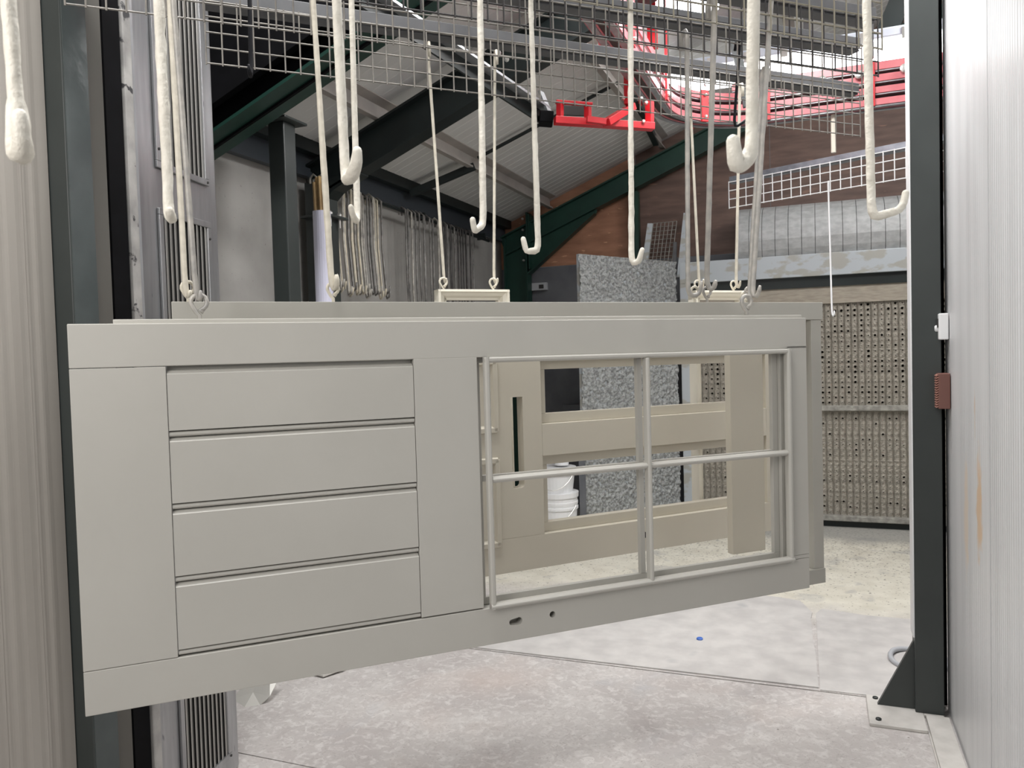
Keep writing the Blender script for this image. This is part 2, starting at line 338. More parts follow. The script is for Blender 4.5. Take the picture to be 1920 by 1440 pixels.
# portal frames: column + rafter
def rafter(x0, x1, yc, top, dep, wd=.12, m='dark', m2=None):
    """returns builder pieces of a sloped I beam with its top flange 'top' below the liner"""
    p = V((x0, yc, roofz(x0)-top-dep/2)); q = V((x1, yc, roofz(x1)-top-dep/2)); return p, q
rf = thing('portal_frame', 'dark steel portal frame with its rafter crossing the middle of the roof', 'frame', (-2.95, 4.22, 0))
p, q = rafter(-2.98, 2.3, 4.22, .12, .22); MB().ibar(p, q, .12, .22, .014).build('rafter', 'dark', rf)
MB().box((-3.0, 4.14, 0), (-2.85, 4.28, 2.62)).build('column', 'post', rf, bev=.004)
pk = onX(600, 330, -2.9)
MB().extr([(-2.98, 2.40), (-2.80, 2.56), (-2.62, 2.645), (-2.62, 2.68), (-2.98, 2.60)], (0, 4.16, 0), (0, .12, 0), X1, Z1).build('haunch', 'dark', rf)
rb = thing('portal_frame', 'green steel portal frame against the plywood back wall', 'frame', (-2.8, 7.42, 0))
p, q = rafter(-2.98, 2.3, 7.40, .16, .19); MB().ibar(p, q, .12, .19, .014).build('rafter', 'green', rb)
MB().box((-2.96, 7.34, 0), (-2.945, 7.46, 2.68)).box((-2.725, 7.34, 0), (-2.71, 7.46, 2.72)).box((-2.945, 7.395, 0), (-2.725, 7.41, 2.70)).build('column', 'green', rb)
MB().extr([(-2.71, 2.32), (-2.0, 2.86), (-2.0, 2.90), (-2.71, 2.66)], (0, 7.39, 0), (0, .015, 0), X1, Z1).bar((-2.71, 7.4, 2.32), (-2.02, 7.4, 2.855), .10, .014).build('haunch', 'green', rb)
MB().box((-2.71, 7.33, 2.60), (-2.695, 7.47, 2.92)).box((-2.69, 7.33, 2.36), (-2.675, 7.47, 2.90)).build('end_plate', 'green', rb)
for zz in (2.45, 2.6, 2.75, 2.86): MB().lathe((-2.745, 7.335, zz), [(.012, -.012), (.012, .004), (.008, .012)], 6, ax=V((0, -1, 0))).build('bolt', 'bolt', rb)
MB().box((-1.68, 7.40, 0), (-1.60, 7.48, roofz(-1.65)-.36)).build('green_stanchion', 'green')
tag(bpy.data.objects['green_stanchion'], 'slim green steel stanchion between the pale and the dark plywood', 'column')
r0 = thing('portal_frame', 'green flanged rafter at top left behind the vented cabinet', 'frame', (-2.95, 3.1, 0))
p, q = rafter(-3.0, -.2, 3.12, .115, .25); MB().bar(p, q, .016, .24).build('web', 'mattblack', r0)  # web blackened to paint in its shade
p, q = rafter(-3.0, -.2, 3.12, .34, .016); MB().bar(p, q, .20, .016).build('bottom_flange', 'green', r0)
MB().box((-3.02, 3.05, 0), (-2.88, 3.19, 2.6)).build('column', 'green', r0)
# box column with a cap plate
cp = onX(528, 232, -2.62); cx, cy, cz = -2.62, cp.y, cp.z
bc = thing('box_column', 'free-standing dark box column with a flat square cap plate', 'column', (cx, cy, 0))
MB().box((cx-.055, cy-.045, .012), (cx+.045, cy+.055, cz)).build('shaft', 'post', bc, bev=.006)
MB().box((cx-.10, cy-.09, cz), (cx+.09, cy+.10, cz+.014)).build('cap_plate', 'post', bc, bev=.004)
MB().box((cx-.10, cy-.09, 0), (cx+.09, cy+.10, .012)).build('base_plate', 'post', bc)
MB().box((-3.01, 4.10, 2.395), (-2.80, 4.32, 2.41)).build('clamp_plate', 'post', rf, bev=.003)
for q_ in ((-2.83, 4.16), (-2.83, 4.26)): MB().lathe((q_[0], q_[1], 2.34), [(.008, 0), (.008, .07), (.016, .072), (.016, .086), (.009, .095)], 8).build('clamp_bolt', 'bolt', rf)
# purlins
def purlin(x, label, y0=3.06):
    o = MB(); zz = roofz(x)
    o.extr([(-.035, 0), (.035, .028), (.035, .02), (-.022, -.003), (-.022, -.085), (.01, -.085), (.01, -.098), (-.035, -.098)], (x, y0, zz-.012), (0, YB-.05-y0, 0), X1, Z1)
    tag(o.build('purlin', 'purlin'), label, 'purlin', 'roof purlins')
purlin(-2.47, 'galvanised roof purlin nearest the left wall'); purlin(-1.35, 'galvanised roof purlin second from the left wall'); purlin(-.2, 'galvanised roof purlin above the red conveyor track')
# sag rods / braces between the purlins
def strut(a, b, wd, ht, m, label, name='brace', cat='brace'):
    return tag(MB().bar(a, b, wd, ht).build(name, m), label, cat)
strut((-2.95, 5.42, 2.78), (-2.46, 5.56, 2.965), .05, .05, 'dark', 'short dark brace from the eaves beam up to the first purlin')
tag(MB().tube([(-2.44, 5.58, 3.03), (-1.35, 5.66, 3.46)], .013, 6).build('sag_rod', 'dark'), 'thin dark sag rod between the first and second purlins', 'rod')
strut((-1.38, 7.2, 3.40), (-1.3, 6.0, 3.44), .05, .05, 'dark', 'dark brace below the liner beside the red curve')
b0 = onY(1650, 92, 5.9); b1 = onY(1702, -30, 5.9)
strut(b0, b1, .13, .13, 'dark', 'steep dark beam at the top right beside the green post')

# ================================================================== RIGHT POST
po = thing('steel_post', 'tall slate-green steel post on a gusseted base plate at the right', 'post', (.39, 3.54, 0))
MB().box((.333, 3.50, .014), (.437, 3.60, 4.08)).build('shaft', 'post', po, bev=.003)
MB().box((.327, 3.501, .32), (.333, 3.60, 4.08)).build('edge_strip', 'white', po, label='thin strip whitened as the lit side face')  # white stands in for strong light on the post's side
MB().box((.438, 3.603, .014), (.461, 3.64, 4.08)).build('light_gap_filler', 'mattblack', po)  # dark filler added to stop sky showing beside the wall
MB().box((.155, 3.345, 0), (.362, 3.625, .014)).box((.362, 3.488, 0), (.436, 3.625, .014)).build('base_plate', 'plate', po, bev=.003)
MB().extr([(.195, .014), (.333, .014), (.333, .30)], (0, 3.53, 0), (0, .02, 0), X1, Z1).build('gusset', 'post', po)
for bx, by in ((.19, 3.385), (.19, 3.59)): MB().lathe((bx, by, .014), [(.011, 0), (.011, .006), (.007, .008)], 8).build('bolt', 'dark', po)
th = thing('thermostat', 'small white thermostat with a grey slot and dial on the right wall', 'thermostat', (.45, 3.36, 1.68))
ta = onX(1766, 588, .44); tb = onX(1766, 637, .44); ty = ta.y
MB().box((.425, ty-.035, tb.z), (.459, ty+.035, ta.z)).build('case', 'white', th, bev=.004)
MB().box((.421, ty-.02, ta.z-.055), (.425, ty+.015, ta.z-.02)).build('display', 'ventdark', th)
MB().lathe((.425, ty, tb.z+.045), [(.014, 0), (.014, .008), (.01, .012)], 14, ax=V((-1, 0, 0))).build('dial', 'white', th)
vb = thing('wall_vent', 'brown louvred vent box on the right wall below the thermostat', 'vent', (.45, 3.3, 1.4))
va = onX(1766, 699, .44); vbz = onX(1766, 764, .44); vy = va.y-.02
MB().box((.418, vy-.06, vbz.z), (.459, vy+.06, va.z)).build('case', 'brownvent', vb, bev=.003)
for k in range(14):
    zz = vbz.z+.008+k*(va.z-vbz.z-.016)/13; MB().extr([(0, 0), (-.007, -.004), (-.007, 0), (0, .005)], (.418, vy-.055, zz), (0, .11, 0), X1, Z1).build('slat', 'brownslat', vb)
ring = MB(); c0 = onZ(1722, 1236, .015); ring.tube([c0+V((.12*math.cos(a), .14*math.sin(a), .004*math.sin(3*a))) for a in [2*math.pi*k/28 for k in range(29)]], .012, 8)
tag(ring.build('hose_coil', 'hose', smooth=True), 'loop of grey hose lying on the floor behind the right post', 'hose')

# ================================================================== LEFT POST AND VENTED CABINET
lp = thing('steel_post', 'dark steel post at the left beside the dusty cladding, its inner face glossy', 'post', (-1.83, 1.52, 0))
MB().box((-1.885, 1.487, 0), (-1.809, 1.562, 3.35)).build('shaft', 'post', lp, bev=.003)
MB().box((-1.809, 1.489, 0), (-1.805, 1.560, 3.35)).build('inner_face', 'postgloss', lp, label='glossy inner face')
MB().box((-1.885, 1.564, 0), (-1.812, 1.612, 3.35)).build('edge_strip', 'postdull', lp)
kb = onZ(452, 1500, 0)
cf = V((-2.04, 2.29, 0)); cd = hv(180-11.6); cd = V((-math.sin(R(11.6))*-1, -math.cos(R(11.6)), 0)); cn = V((math.cos(R(11.6)), math.sin(R(11.6)), 0))
# cd runs from the far right edge towards the camera; cn faces into the opening
cab = thing('vented_cabinet', 'tall grey steel cabinet door with vertical louvre vents at the left', 'cabinet', cf)
def CU(px, py):   # cabinet-face coords of a pixel
    P = onp(px, py, cf, cn); return (P-cf).dot(cd), P.z
L_face = CU(268, 600)[0]; L_end = CU(251, 600)[0]
MB().fbox(cf, cd, cn, Z1, (0, -.05, .0), (L_face, 0, 3.3)).build('face_panel', 'steelface', cab, bev=.012)
MB().fbox(cf, cd, cn, Z1, (L_face+.001, -.05, 0), (L_end, .004, 3.3)).build('edge_strip', 'wornedge', cab, bev=.006)
L_gap = CU(219, 600)[0]
tag(MB().fbox(cf, cd, cn, Z1, (L_end+.003, -.09, 0), (L_gap, -.004, 3.3)).build('gap_shade_filler', 'mattblack'), 'black filler standing for shade in the gap between the left post and vented cabinet', 'filler')  # black piece placed where the gap is only dark shade
va0 = CU(388, 350)[0]; va1 = CU(290, 315)[0]
for (z0, z1) in ((CU(388, 350)[1], 2.86), (.98, CU(392, 418)[1]), (CU(418, 1432)[1], .90)):
    fr = MB(); t = .022
    fr.fbox(cf, cd, cn, Z1, (va0, .001, z0), (va1, .010, z0+t)).fbox(cf, cd, cn, Z1, (va0, .001, z1-t), (va1, .010, z1))
    fr.fbox(cf, cd, cn, Z1, (va0, .001, z0+t), (va0+t, .010, z1-t)).fbox(cf, cd, cn, Z1, (va1-t, .001, z0+t), (va1, .010, z1-t))
    vf = fr.build('vent_frame', 'steelface', cab, bev=.002)
    MB().fbox(cf, cd, cn, Z1, (va0+t, .0012, z0+t), (va1-t, .0022, z1-t)).build('backing', 'ventdark', vf)
    ns = 10; s0 = None
    for k in range(ns):
        u = va0+t+(k+.5)*(va1-va0-2*t)/ns
        pr_ = [(u-.013, .003), (u+.005, .009), (u+.006, .0075), (u-.012, .0025)]
        sb = MB().extr([(a, b) for a, b in pr_], cf+Z1*(z0+t), Z1*(z1-z0-2*t), cd, cn).build('slat', 'slat', vf)
    for (u, zz) in ((va0+.011, z0+.011), (va0+.011, z1-.06), (va1-.011, z0+.06)):
        MB().lathe(cf+cd*u+cn*.010+Z1*zz, [(.005, 0), (.004, .003)], 8, ax=cn).build('screw', 'ventdark', vf)

# ================================================================== FRONT DOOR
P0 = V((-1.4656, 1.1869, 1.5973)); DD = hv(45.82); DN = V((math.cos(R(45.82)), -math.sin(R(45.82)), 0)); DV = V((0, 0, -1))
dr = thing('stable_door', 'large greige door hanging sideways with four boards and a four-light opening', 'door', P0+DD*.99+DV*.838)
def D(u, v, w=0): return P0+DD*u+DV*v+DN*w
def dbox(mb, u0, v0, u1, v1, w0=-.044, w1=0, o=None): return mb.fbox(o or P0, DD, DV, DN, (u0, v0, w0), (u1, v1, w1))
J = .0006
mb = MB(); dbox(mb, 0, .004, 1.981, .098-J, -.016, 0); dbox(mb, .085, -.006, 1.981, .098-J, -.044, -.018); dbox(mb, .0, .004, 1.981, .098-J, -.0445, -.016)
mb.build('upper_stile', 'door', dr, bev=.0018)
lower = dbox(MB(), 0, .742+J, 1.981, .838).build('lower_stile', 'door', dr, bev=.0018)
def bore(u, v, r, dep=.04): return MB().lathe(D(u, v, .01), [(r, 0), (r, -dep-.01)], 20, ax=DN)
def bore2(u0, u1, v, r, dep=.03):
    n = 12; pr_ = [(u1+r*math.cos(a), v+r*math.sin(a)) for a in [-math.pi/2+math.pi*k/n for k in range(n+1)]]+[(u0+r*.8*math.cos(a), v+.001+r*.8*math.sin(a)) for a in [math.pi/2+math.pi*k/n for k in range(n+1)]]
    return MB().extr(pr_, P0+DN*.01, DN*-(dep+.01), DD, DV)
cut(lower, [bore(1.101, .786, .0085), bore2(.984, 1.004, .788, .0095)])
dbox(MB(), 0, .098+J, .186-J, .742-J, -.044, 0).build('end_rail', 'door', dr, bev=.0012)
dbox(MB(), .742+J, .096+J, .908, .740-J, -.044, 0).build('middle_rail', 'door', dr, bev=.0012)
dbox(MB(), 1.905, .088+J, 1.981, .731-J, -.044, 0).build('end_rail', 'door', dr, bev=.0012)
dbox(MB(), 1.905, .731, 1.981, .7415, -.044, -.0002).build('end_rail', 'door', dr)
def board(v0, v1):
    r = .0052; c = v1-.0072; prof = [(v0+.001, -.034), (v0+.001, -.013), (v0+.003, -.009), (v0+.0095, -.0012), (c-r-.003, -.0012), (c-r-.002, -.014)]
    prof += [(c-r*math.cos(a), -.0085+r*1.15*math.sin(a)) for a in [math.pi*k/10 for k in range(11)]]
    prof += [(c+r+.001, -.014), (v1, -.014), (v1, -.034)]
    MB().extr([(a, b) for a, b in prof], P0+DD*.187, DD*.554, DV, DN).build('board', 'door', dr)
for a, b in ((.106, .255), (.255, .4155), (.4155, .577), (.577, .741)): board(a, b)
dbox(MB(), .187, .0976, .741, .1068, -.034, -.022).build('top_groove', 'door', dr)
# glazing beads: front grid and rear grid, gap between (no glass fitted)
def beadbar(mb, a, b, ax, wd, w0, w1, ch):
    """bead from a to b (u,v) with chamfered front; ax: unit (u,v) across"""
    au = DD*ax[0]+DV*ax[1]; prof = [(-wd/2, w0), (wd/2, w0), (wd/2, w1-ch), (wd/2-ch, w1), (-wd/2+ch, w1), (-wd/2, w1-ch)]
    if w1 < w0: pass
    return mb.extr(prof, D(*a), D(*b)-D(*a), au, DN)
U0, U1, T0, T1, UM, VM = .923, 1.909, .097, .744, 1.404, .411
fb = thing('x', '', '', (0, 0, 0)); bpy.data.objects.remove(fb)
front = MB(); 
beadbar(front, (U0, T0+.007), (U1, T0+.007), (0, 1), .014, 0, .016, .004); beadbar(front, (U0, T1-.008), (U1, T1-.008), (0, 1), .016, 0, .020, .006)
beadbar(front, (U0+.007, T0), (U0+.007, T1), (1, 0), .014, .0, .018, .004); beadbar(front, (U1-.008, T0), (U1-.008, T1), (1, 0), .016, 0, .018, .005)
gf = front.build('bead_frame', 'door', dr, bev=.0008)
beadbar(MB(), (U0+.014, VM), (U1-.016, VM), (0, 1), .016, -.004, .016, .006).build('glazing_bar', 'door', gf, bev=.0008)
beadbar(MB(), (UM, T0+.014), (UM, T1-.002), (1, 0), .013, -.004, .019, .004).build('glazing_bar', 'door', gf, bev=.0008)
rear = MB(); W0, W1 = -.044, -.030
for (u0, v0, u1, v1) in ((.908, .097, 1.905, .112), (.908, .722, 1.905, .7415), (.909, .112, .925, .722), (1.872, .112, 1.905, .722)): dbox(rear, u0, v0, u1, v1, W0, W1)
gr = rear.build('rear_bead_frame', 'door', dr, bev=.001)
dbox(MB(), .925, VM-.007, 1.872, VM+.009, W0, W1).build('glazing_bar', 'door', gr, bev=.001)
dbox(MB(), UM-.009, .112, UM+.007, .722, W0, W1+.001).build('glazing_bar', 'door', gr, bev=.001)
# inner rebate lines in the right reveal
dbox(MB(), 1.892, .099, 1.9045, .74, -.029, -.016).build('reveal_strip', 'door', dr, bev=.001)

# ---------------- hooks: screw hook in a door edge + rod
def screw_hook(base, dirv, parent, m='rodsteel', s=1.0, r=.0042):
    """open eye hook: short shank then a ring opening"""
    dirv = V(dirv).normalized(); pts = [base-Z1*.015*s, base+Z1*.010*s, base+Z1*.016*s-dirv*.006*s]
    c = base+Z1*.040*s-dirv*.0*s
    for k in range(13):
        a = R(215)-R(300)*k/12*1.0
        pts.append(c+dirv*.017*s*math.cos(a)+Z1*.017*s*math.sin(a))
    pts.append(pts[-1]+dirv*.008*s-Z1*.006*s)
    return MB().tube(pts, r*s, 8).build('screw_hook', m, parent, smooth=True)
def smoothpts(pts, seg=.03):
    out = [V(pts[0])]
    for a, b in zip(pts[:-1], pts[1:]):
        a, b = V(a), V(b); n = max(1, int((b-a).length/seg))
        out += [a.lerp(b, (i+1)/n) for i in range(n)]
    return out
HOOKG = 'hook rods hanging from the mesh bars'
def rod(top, bot, r, m, label, hook=None, tipm=None, toploop=None, jit=.12, group=None, name='hook_rod', side=None, low=None, rtop=None):
    """straight rod from top to bot then a J tip: hook = list of points after bot"""
    pts = smoothpts([top, bot], .025); n = len(pts)
    rt = rtop or r
    rs = [rt+(r-rt)*min(1, max(0, (i/n-.45)/.2)) for i in range(n)]
    if hook:
        hp = [bot]+hook; 
        hs = smoothpts(hp, .012)[1:]
        # round the corner a little
        allp = pts+hs; rs += [r*(1.05-.3*(i/len(hs))) for i in range(len(hs))]
        for _ in range(2):
            allp = [allp[0]]+[(allp[i-1]+allp[i]*2+allp[i+1])/4 for i in range(1, len(allp)-1)]+[allp[-1]]
        pts = allp; rs[-1] = r*.55
    if toploop:
        pre = [top+toploop*.03-Z1*.035, top+toploop*.03+Z1*.0, top+toploop*.022+Z1*.014, top+toploop*.008+Z1*.016]
        pts = pre+pts; rs = [rt]*4+rs
    o = MB().tube(pts, rs, 8, jit=jit).build(name, m, smooth=True)
    return tag(o, label, 'hook', group)
# front door hooks
hl = D(.259, -.004, -.03); hr = D(1.781, -.008, -.03)
screw_hook(hl, DD, dr, s=1.0, r=.005); screw_hook(hr, DD, dr, s=1.0, r=.006)
def hooktip(b, d, s=1.0): return [b+d*.012*s-Z1*.012*s, b+d*.028*s-Z1*.006*s, b+d*.036*s+Z1*.03*s]
def onplane_off(x, y, off): return onp(x, y, P0-DN*off, DN)
def rodpx(tp, bp, off, r, m, label, hook, offtop=None, ext=None, **kw):
    """rod seen between two pixels on planes parallel to the door, 'off' behind it; ext: carry on upward to this height"""
    b = onplane_off(bp[0], bp[1], off); t = onplane_off(tp[0], tp[1], off if offtop is None else offtop)
    if ext: d = t-b; t = b+d*((ext-b.z)/d.z)
    h = None
    if hook: h = [onplane_off(x, y, off+dz) for x, y, dz in hook]
    return rod(t, b, r, m, label, h, **kw)
rodpx((325, 0), (368, 556), .03, .0062, 'rodsteel', 'grey hook rod holding the left end of the front door', [(372, 568, .005), (377, 566, .0), (376, 545, -.012)], offtop=-.03, ext=2.55)
rodpx((318, 0), (348, 552), .20, .0068, 'ivoryrod', 'cream hook rod holding the left end of the frame behind the front door', [(352, 562, .205-.2), (358, 560, 0), (357, 545, -.01)], offtop=.16, ext=2.60)
rodpx((1446, 0), (1411, 548), .03, .0075, 'rodsteel', 'grey hook rod holding the right end of the front door', [(1409, 560, 0), (1421, 558, -.01), (1425, 536, -.03)], offtop=-.03, ext=2.56)
rodpx((1429, 138), (1404, 552), .20, .006, 'rodsteel', 'grey hook rod close beside the right hook of the front door', [(1402, 562, .0), (1411, 565, -.02)], offtop=.17, toploop=DN)
rodpx((587, 0), (622, 538), .20, .0085, 'ivoryrod', 'paint-coated hook rod holding the middle of the rear frame', [(626, 546, 0), (632, 542, -.01), (631, 515, -.02)], offtop=.16, ext=2.60, rtop=.007)
rodpx((1340, 4), (1325, 532), .20, .0085, 'rodsteel', 'grey hook rod looped on the khaki mesh and holding the rear frame', [(1326, 546, 0), (1338, 545, -.01), (1342, 526, -.03)], offtop=-.02, toploop=-DN)
rodpx((1288, 66), (1290, 545), .20, .0075, 'rodsteel', 'grey hook rod on the black mesh, ending left of the small ivory frame', [(1291, 556, 0), (1312, 553, 0), (1316, 528, -.02)], offtop=.16, toploop=-DN)

# ================================================================== REAR FRAME (open, behind the front door)
OF = .20; PF = P0-DN*OF
f2 = thing('door_lining', 'open grey painted door lining hanging behind the front door', 'door frame', PF+DD*1.2+DV*.9)
def fb_(u0, v0, u1, v1, w0, w1, nm): return dbox(MB(), u0, v0, u1, v1, w0, w1, o=PF).build(nm, 'frame2', f2, bev=.0015)
fb_(.2, -.058, 2.243, .001, -.06, 0, 'upper_rail'); fb_(.2, .857, 2.240, .908, -.06, 0, 'lower_rail')
fb_(2.194, .001, 2.238, .857, -.058, -.004, 'jamb'); fb_(.22, .001, .247, .857, -.058, -.004, 'jamb')
for hx_ in (353, 625, 1303, 1326, 1404):
    u = (onp(hx_, 565, PF-DN*.02, DN)-PF).dot(DD); screw_hook(PF+DD*u+DV*-.06-DN*.02, DD, f2, m='ivoryrod' if hx_ < 1310 else 'rodsteel', s=.85, r=.005)

# ================================================================== CREAM DOOR (third row)
A3 = 42.5; D3 = hv(A3); N3 = V((math.cos(R(A3)), -math.sin(R(A3)), 0)); O3 = onD(1016, 795, 2.72)
def c3(x, y, w=0): P = onp(x, y, O3+N3*w, N3); return (P-O3).dot(D3), -(P-O3).z
u_op = 0.0; v_a = c3(1016, 795)[1]; v_b0 = c3(1019, 855)[1]; v_b1 = c3(1027, 1000)[1]; v_bot = c3(920, 1080)[1]
v_top = v_bot-.838; u_r = c3(1490, 700)[0]; u_l = u_r-1.981
d3 = thing('panelled_door', 'cream panelled door hanging sideways behind the four-light opening', 'door', O3+D3*(u_r-.99)+DV*v_bot)
def b3(nm, u0, v0, u1, v1, w0=-.044, w1=0, m='cream'): return MB().fbox(O3, D3, DV, N3, (u0, v0, w0), (u1, v1, w1)).build(nm, m, d3, bev=.0015)
v_t1 = v_top+.115; u_e = c3(1437, 800)[0]
u_li = c3(1441, 900)[0]-.0; u_ls = c3(905, 900)[0]
b3('upper_stile', u_l, v_top, u_r, v_t1); b3('lower_stile', u_l, v_b1, u_r, v_bot); b3('muntin', u_op, v_a, u_e, v_b0)
b3('end_rail', u_e, v_t1, u_r, v_b1)
# rail with the letter slot
su0, sv0 = c3(957, 745); su1, sv1 = c3(984, 914)
rail = b3('slotted_rail', u_ls-.05, v_t1, u_op, v_b1)
slot = MB(); rr = .012; pr_ = [(su0, sv0), (su1, sv0), (su1, sv1-rr)]+[(su1-rr+rr*math.cos(a), sv1-rr+rr*math.sin(a)) for a in [math.pi/2*k/5 for k in range(1, 6)]]+[(su0+rr-rr*math.sin(a), sv1-rr+rr*math.cos(a)) for a in [math.pi/2*k/5 for k in range(0, 6)]]
slot.extr(pr_, O3+N3*.02, N3*-.08, D3, DV); cut(rail, [slot])
b3('end_rail', u_l, v_t1, u_l+.11, v_b1); b3('muntin', u_l+.11, v_a, u_ls-.05, v_b0)
# glazing reveals: rear rebate lips that show below / beside each light
for (va_, vb_) in ((v_t1, v_a), (v_b0, v_b1)):
    for q in ((u_op, vb_-.034, u_e, vb_), (u_op, va_, u_e, va_+.034), (u_op, va_+.034, u_op+.03, vb_-.034), (u_e-.03, va_+.034, u_e, vb_-.034)): b3('rebate', *q, -.058, -.026)
# sunk panels with raised mouldings
def mould(u0, v0, u1, v1):
    b3('panel', u0, v0, u1, v1, -.03, -.014)
    m_ = MB(); pr_ = [(0, -.014), (.03, -.014), (.026, -.004), (.016, .002), (.010, .010), (-.004, .010), (-.008, .004), (-.008, -.002), (0, -.002)]
    m_.extr(pr_, O3+D3*u0+DV*v0, DV*(v1-v0), D3, N3); m_.extr([(-a, b) for a, b in pr_], O3+D3*u1+DV*v0, DV*(v1-v0), D3, N3)
    m_.extr(pr_, O3+D3*u0+DV*v0, D3*(u1-u0), DV, N3); m_.extr([(-a, b) for a, b in pr_], O3+D3*u0+DV*v1, D3*(u1-u0), DV, N3); m_.build('moulding', 'cream', d3)
mu = c3(929, 750)[0]; 
mould(u_l+.11, v_t1, mu, c3(929, 808)[1]); mould(u_l+.11, c3(931, 862)[1], mu, c3(935, 1022)[1])
b3('rail_infill', mu, v_t1, u_ls-.05, v_b1) if mu < u_ls-.05 else None
hp = c3(1208, 1003); MB().lathe(O3+D3*hp[0]+DV*hp[1], [(.012, -.002), (.012, .0015)], 16, ax=N3).build('lock_hole', 'ventdark', d3)
# narrow cream board hanging in front of it
OB = onD(1405, 850, 2.74); AB = 46; DB = hv(AB); NB = V((math.cos(R(AB)), -math.sin(R(AB)), 0))
def cB(x, y): P = onp(x, y, OB, NB); return (P-OB).dot(DB), -(P-OB).z
bu0, _ = cB(1371, 850); bu1, _ = cB(1433, 850); _, bv1 = cB(1404, 1036)
pk_ = thing('painted_board', 'narrow cream board hanging upright in front of the panelled door', 'board', OB+DV*bv1)
MB().fbox(OB, DB, DV, NB, (bu0, bv1-.86, -.03), (bu1, bv1, 0)).build('board', 'cream', pk_, bev=.003)
screw_hook(OB+DB*(bu0+bu1)/2+DV*(bv1-.86), DB, pk_, m='ivoryrod', s=.9)

# ================================================================== SMALL MOULDED FRAMES
def small_frame(x0, x1, ytop, offp, ang, hooks, label, htot=1.25):
    """moulded upright frame between pixel columns x0..x1, top edge at pixel ytop, on plane at depth offp"""
    O = onD((x0+x1)/2, ytop, offp); d = hv(ang); n = V((math.cos(R(ang)), -math.sin(R(ang)), 0))
    def c_(x, y): P = onp(x, y, O, n); return (P-O).dot(d)
    a, b = c_(x0, ytop), c_(x1, ytop)
    t = thing('moulded_frame', label, 'frame', O+DV*htot)
    pr_ = [(0, -.04), (0, .012), (.008, .014), (.012, .006), (.022, .0), (.029, -.012), (.036, -.012), (.036, -.04)]
    for nm, o_, dv, ax in (('stile', O+d*a, DV*htot, d), ('stile', O+d*b, DV*htot, -d)):
        MB().extr(pr_, o_, dv, ax, n).build(nm, 'ivory', t)
    for nm, o_, ax in (('rail', O+d*a, DV), ('rail', O+d*a+DV*htot, -DV)):
        MB().extr(pr_, o_, d*(b-a), ax, n).build(nm, 'ivory', t)
    for hx in hooks:
        screw_hook(O+d*c_(hx, ytop)-n*.015+Z1*-.004, d, t, m='ivoryrod', s=.8, r=.005)
    return O, d, n
OA, dA, nA = small_frame(820, 953, 543, 2.80, 46, (834, 928), 'small cream moulded frame hanging left of centre above the front door', .98)
OBf, dBf, nBf = small_frame(1301, 1402, 545, 3.2, 46, (1312, 1380), 'small ivory moulded frame hanging right of centre behind the hook rods', .98)
def rodfree(tp, dt, bp, db, r, m, label, hook=None, **kw):
    t = onD(*tp, dt); b = onD(*bp, db); h = [onD(x, y, db+dz) for x, y, dz in hook] if hook else None
    return rod(t, b, r, m, label, h, **kw)
rodfree((802, 90), 2.69, (833, 528), 2.79, .0055, 'ivoryrod', 'thin cream hook rod on the left of the small cream frame', [(834, 534, 0), (838, 532, 0), (837, 522, -.02)], toploop=DN*.6)
rodfree((928, 105), 2.78, (926, 528), 2.86, .0055, 'ivoryrod', 'thin cream hook rod on the right of the small cream frame', [(928, 534, 0), (933, 532, 0), (933, 522, -.02)], toploop=DN*.6)
rodfree((1293, 165), 3.08, (1311, 538), 3.18, .0055, 'ivoryrod', 'slim pale hook rod on the left of the small ivory frame', [(1313, 543, 0), (1318, 541, 0), (1319, 524, -.03)], jit=.05)
rodfree((1387, 166), 3.15, (1380, 535), 3.22, .006, 'ivoryrod', 'slim pale hook rod on the right of the small ivory frame', [(1382, 541, 0), (1386, 540, 0), (1388, 527, -.03)], jit=.05, toploop=DN*.6)

# ================================================================== MESH LOAD BARS
def mesh_bar(A, B, z, m, mb_, label, rows=4, cell=.047, wire=.0026, bar_up=.188, bar_h=.040, ext0=0, hang=True, full=True, bar=True, under=False):
    A = V((A.x, A.y, z)); B = V((B.x, B.y, z)); d = (B-A).normalized(); A = A-d*ext0; L_ = (B-A).length; n = V((d.y, -d.x, 0))
    t = thing('mesh_load_bar', label, 'load bar', A.lerp(B, .5))
    H = rows*cell; g = MB()
    for k in range(rows+1): g.tube([A+Z1*k*cell, A+Z1*k*cell+d*L_], wire*1.05, 5)
    nv = int(round(L_/(cell if rows > 3 else .062)))
    for k in range(nv+1): p = A+d*(k*L_/nv)+n*wire*1.6; g.tube([p-Z1*.006, p+Z1*(H+.004)], wire, 5)
    o = g.build('wire_mesh', m, t); o['kind'] = 'stuff'
    if bar:
        b0 = A+Z1*(bar_up+bar_h/2)-n*.02
        MB().bar(b0, b0+d*L_, .04, bar_h).build('bar', mb_, t, bev=.002)
        MB().bar(b0-Z1*(bar_h/2+.004)-n*.012, b0+d*L_-Z1*(bar_h/2+.004)-n*.012, .05, .006).build('lip', mb_, t)
    return A, B, d, n, t
ZB = 2.42
M1 = mesh_bar(onZ(387, 118, ZB), onZ(1612, 255, ZB), ZB, 'meshgrey', 'bar', 'lowest grey wire mesh load bar, rearmost of the four slanting ones')
M2 = mesh_bar(onZ(122, 7, ZB), onZ(1615, 187, ZB), ZB, 'meshgrey', 'bar', 'grey wire mesh load bar just in front of the lowest one, reaching furthest left')
M3 = mesh_bar(onZ(680, 5, ZB), onZ(1645, 142, ZB), ZB, 'meshdark', 'bar', 'black wire mesh load bar above the two grey ones', ext0=.6)
M4 = mesh_bar(onZ(1160, 15, ZB), onZ(1652, 92, ZB), ZB, 'meshkhaki', 'bar', 'khaki wire mesh load bar at the top right, frontmost of the four', ext0=1.2)
ZR = 2.45
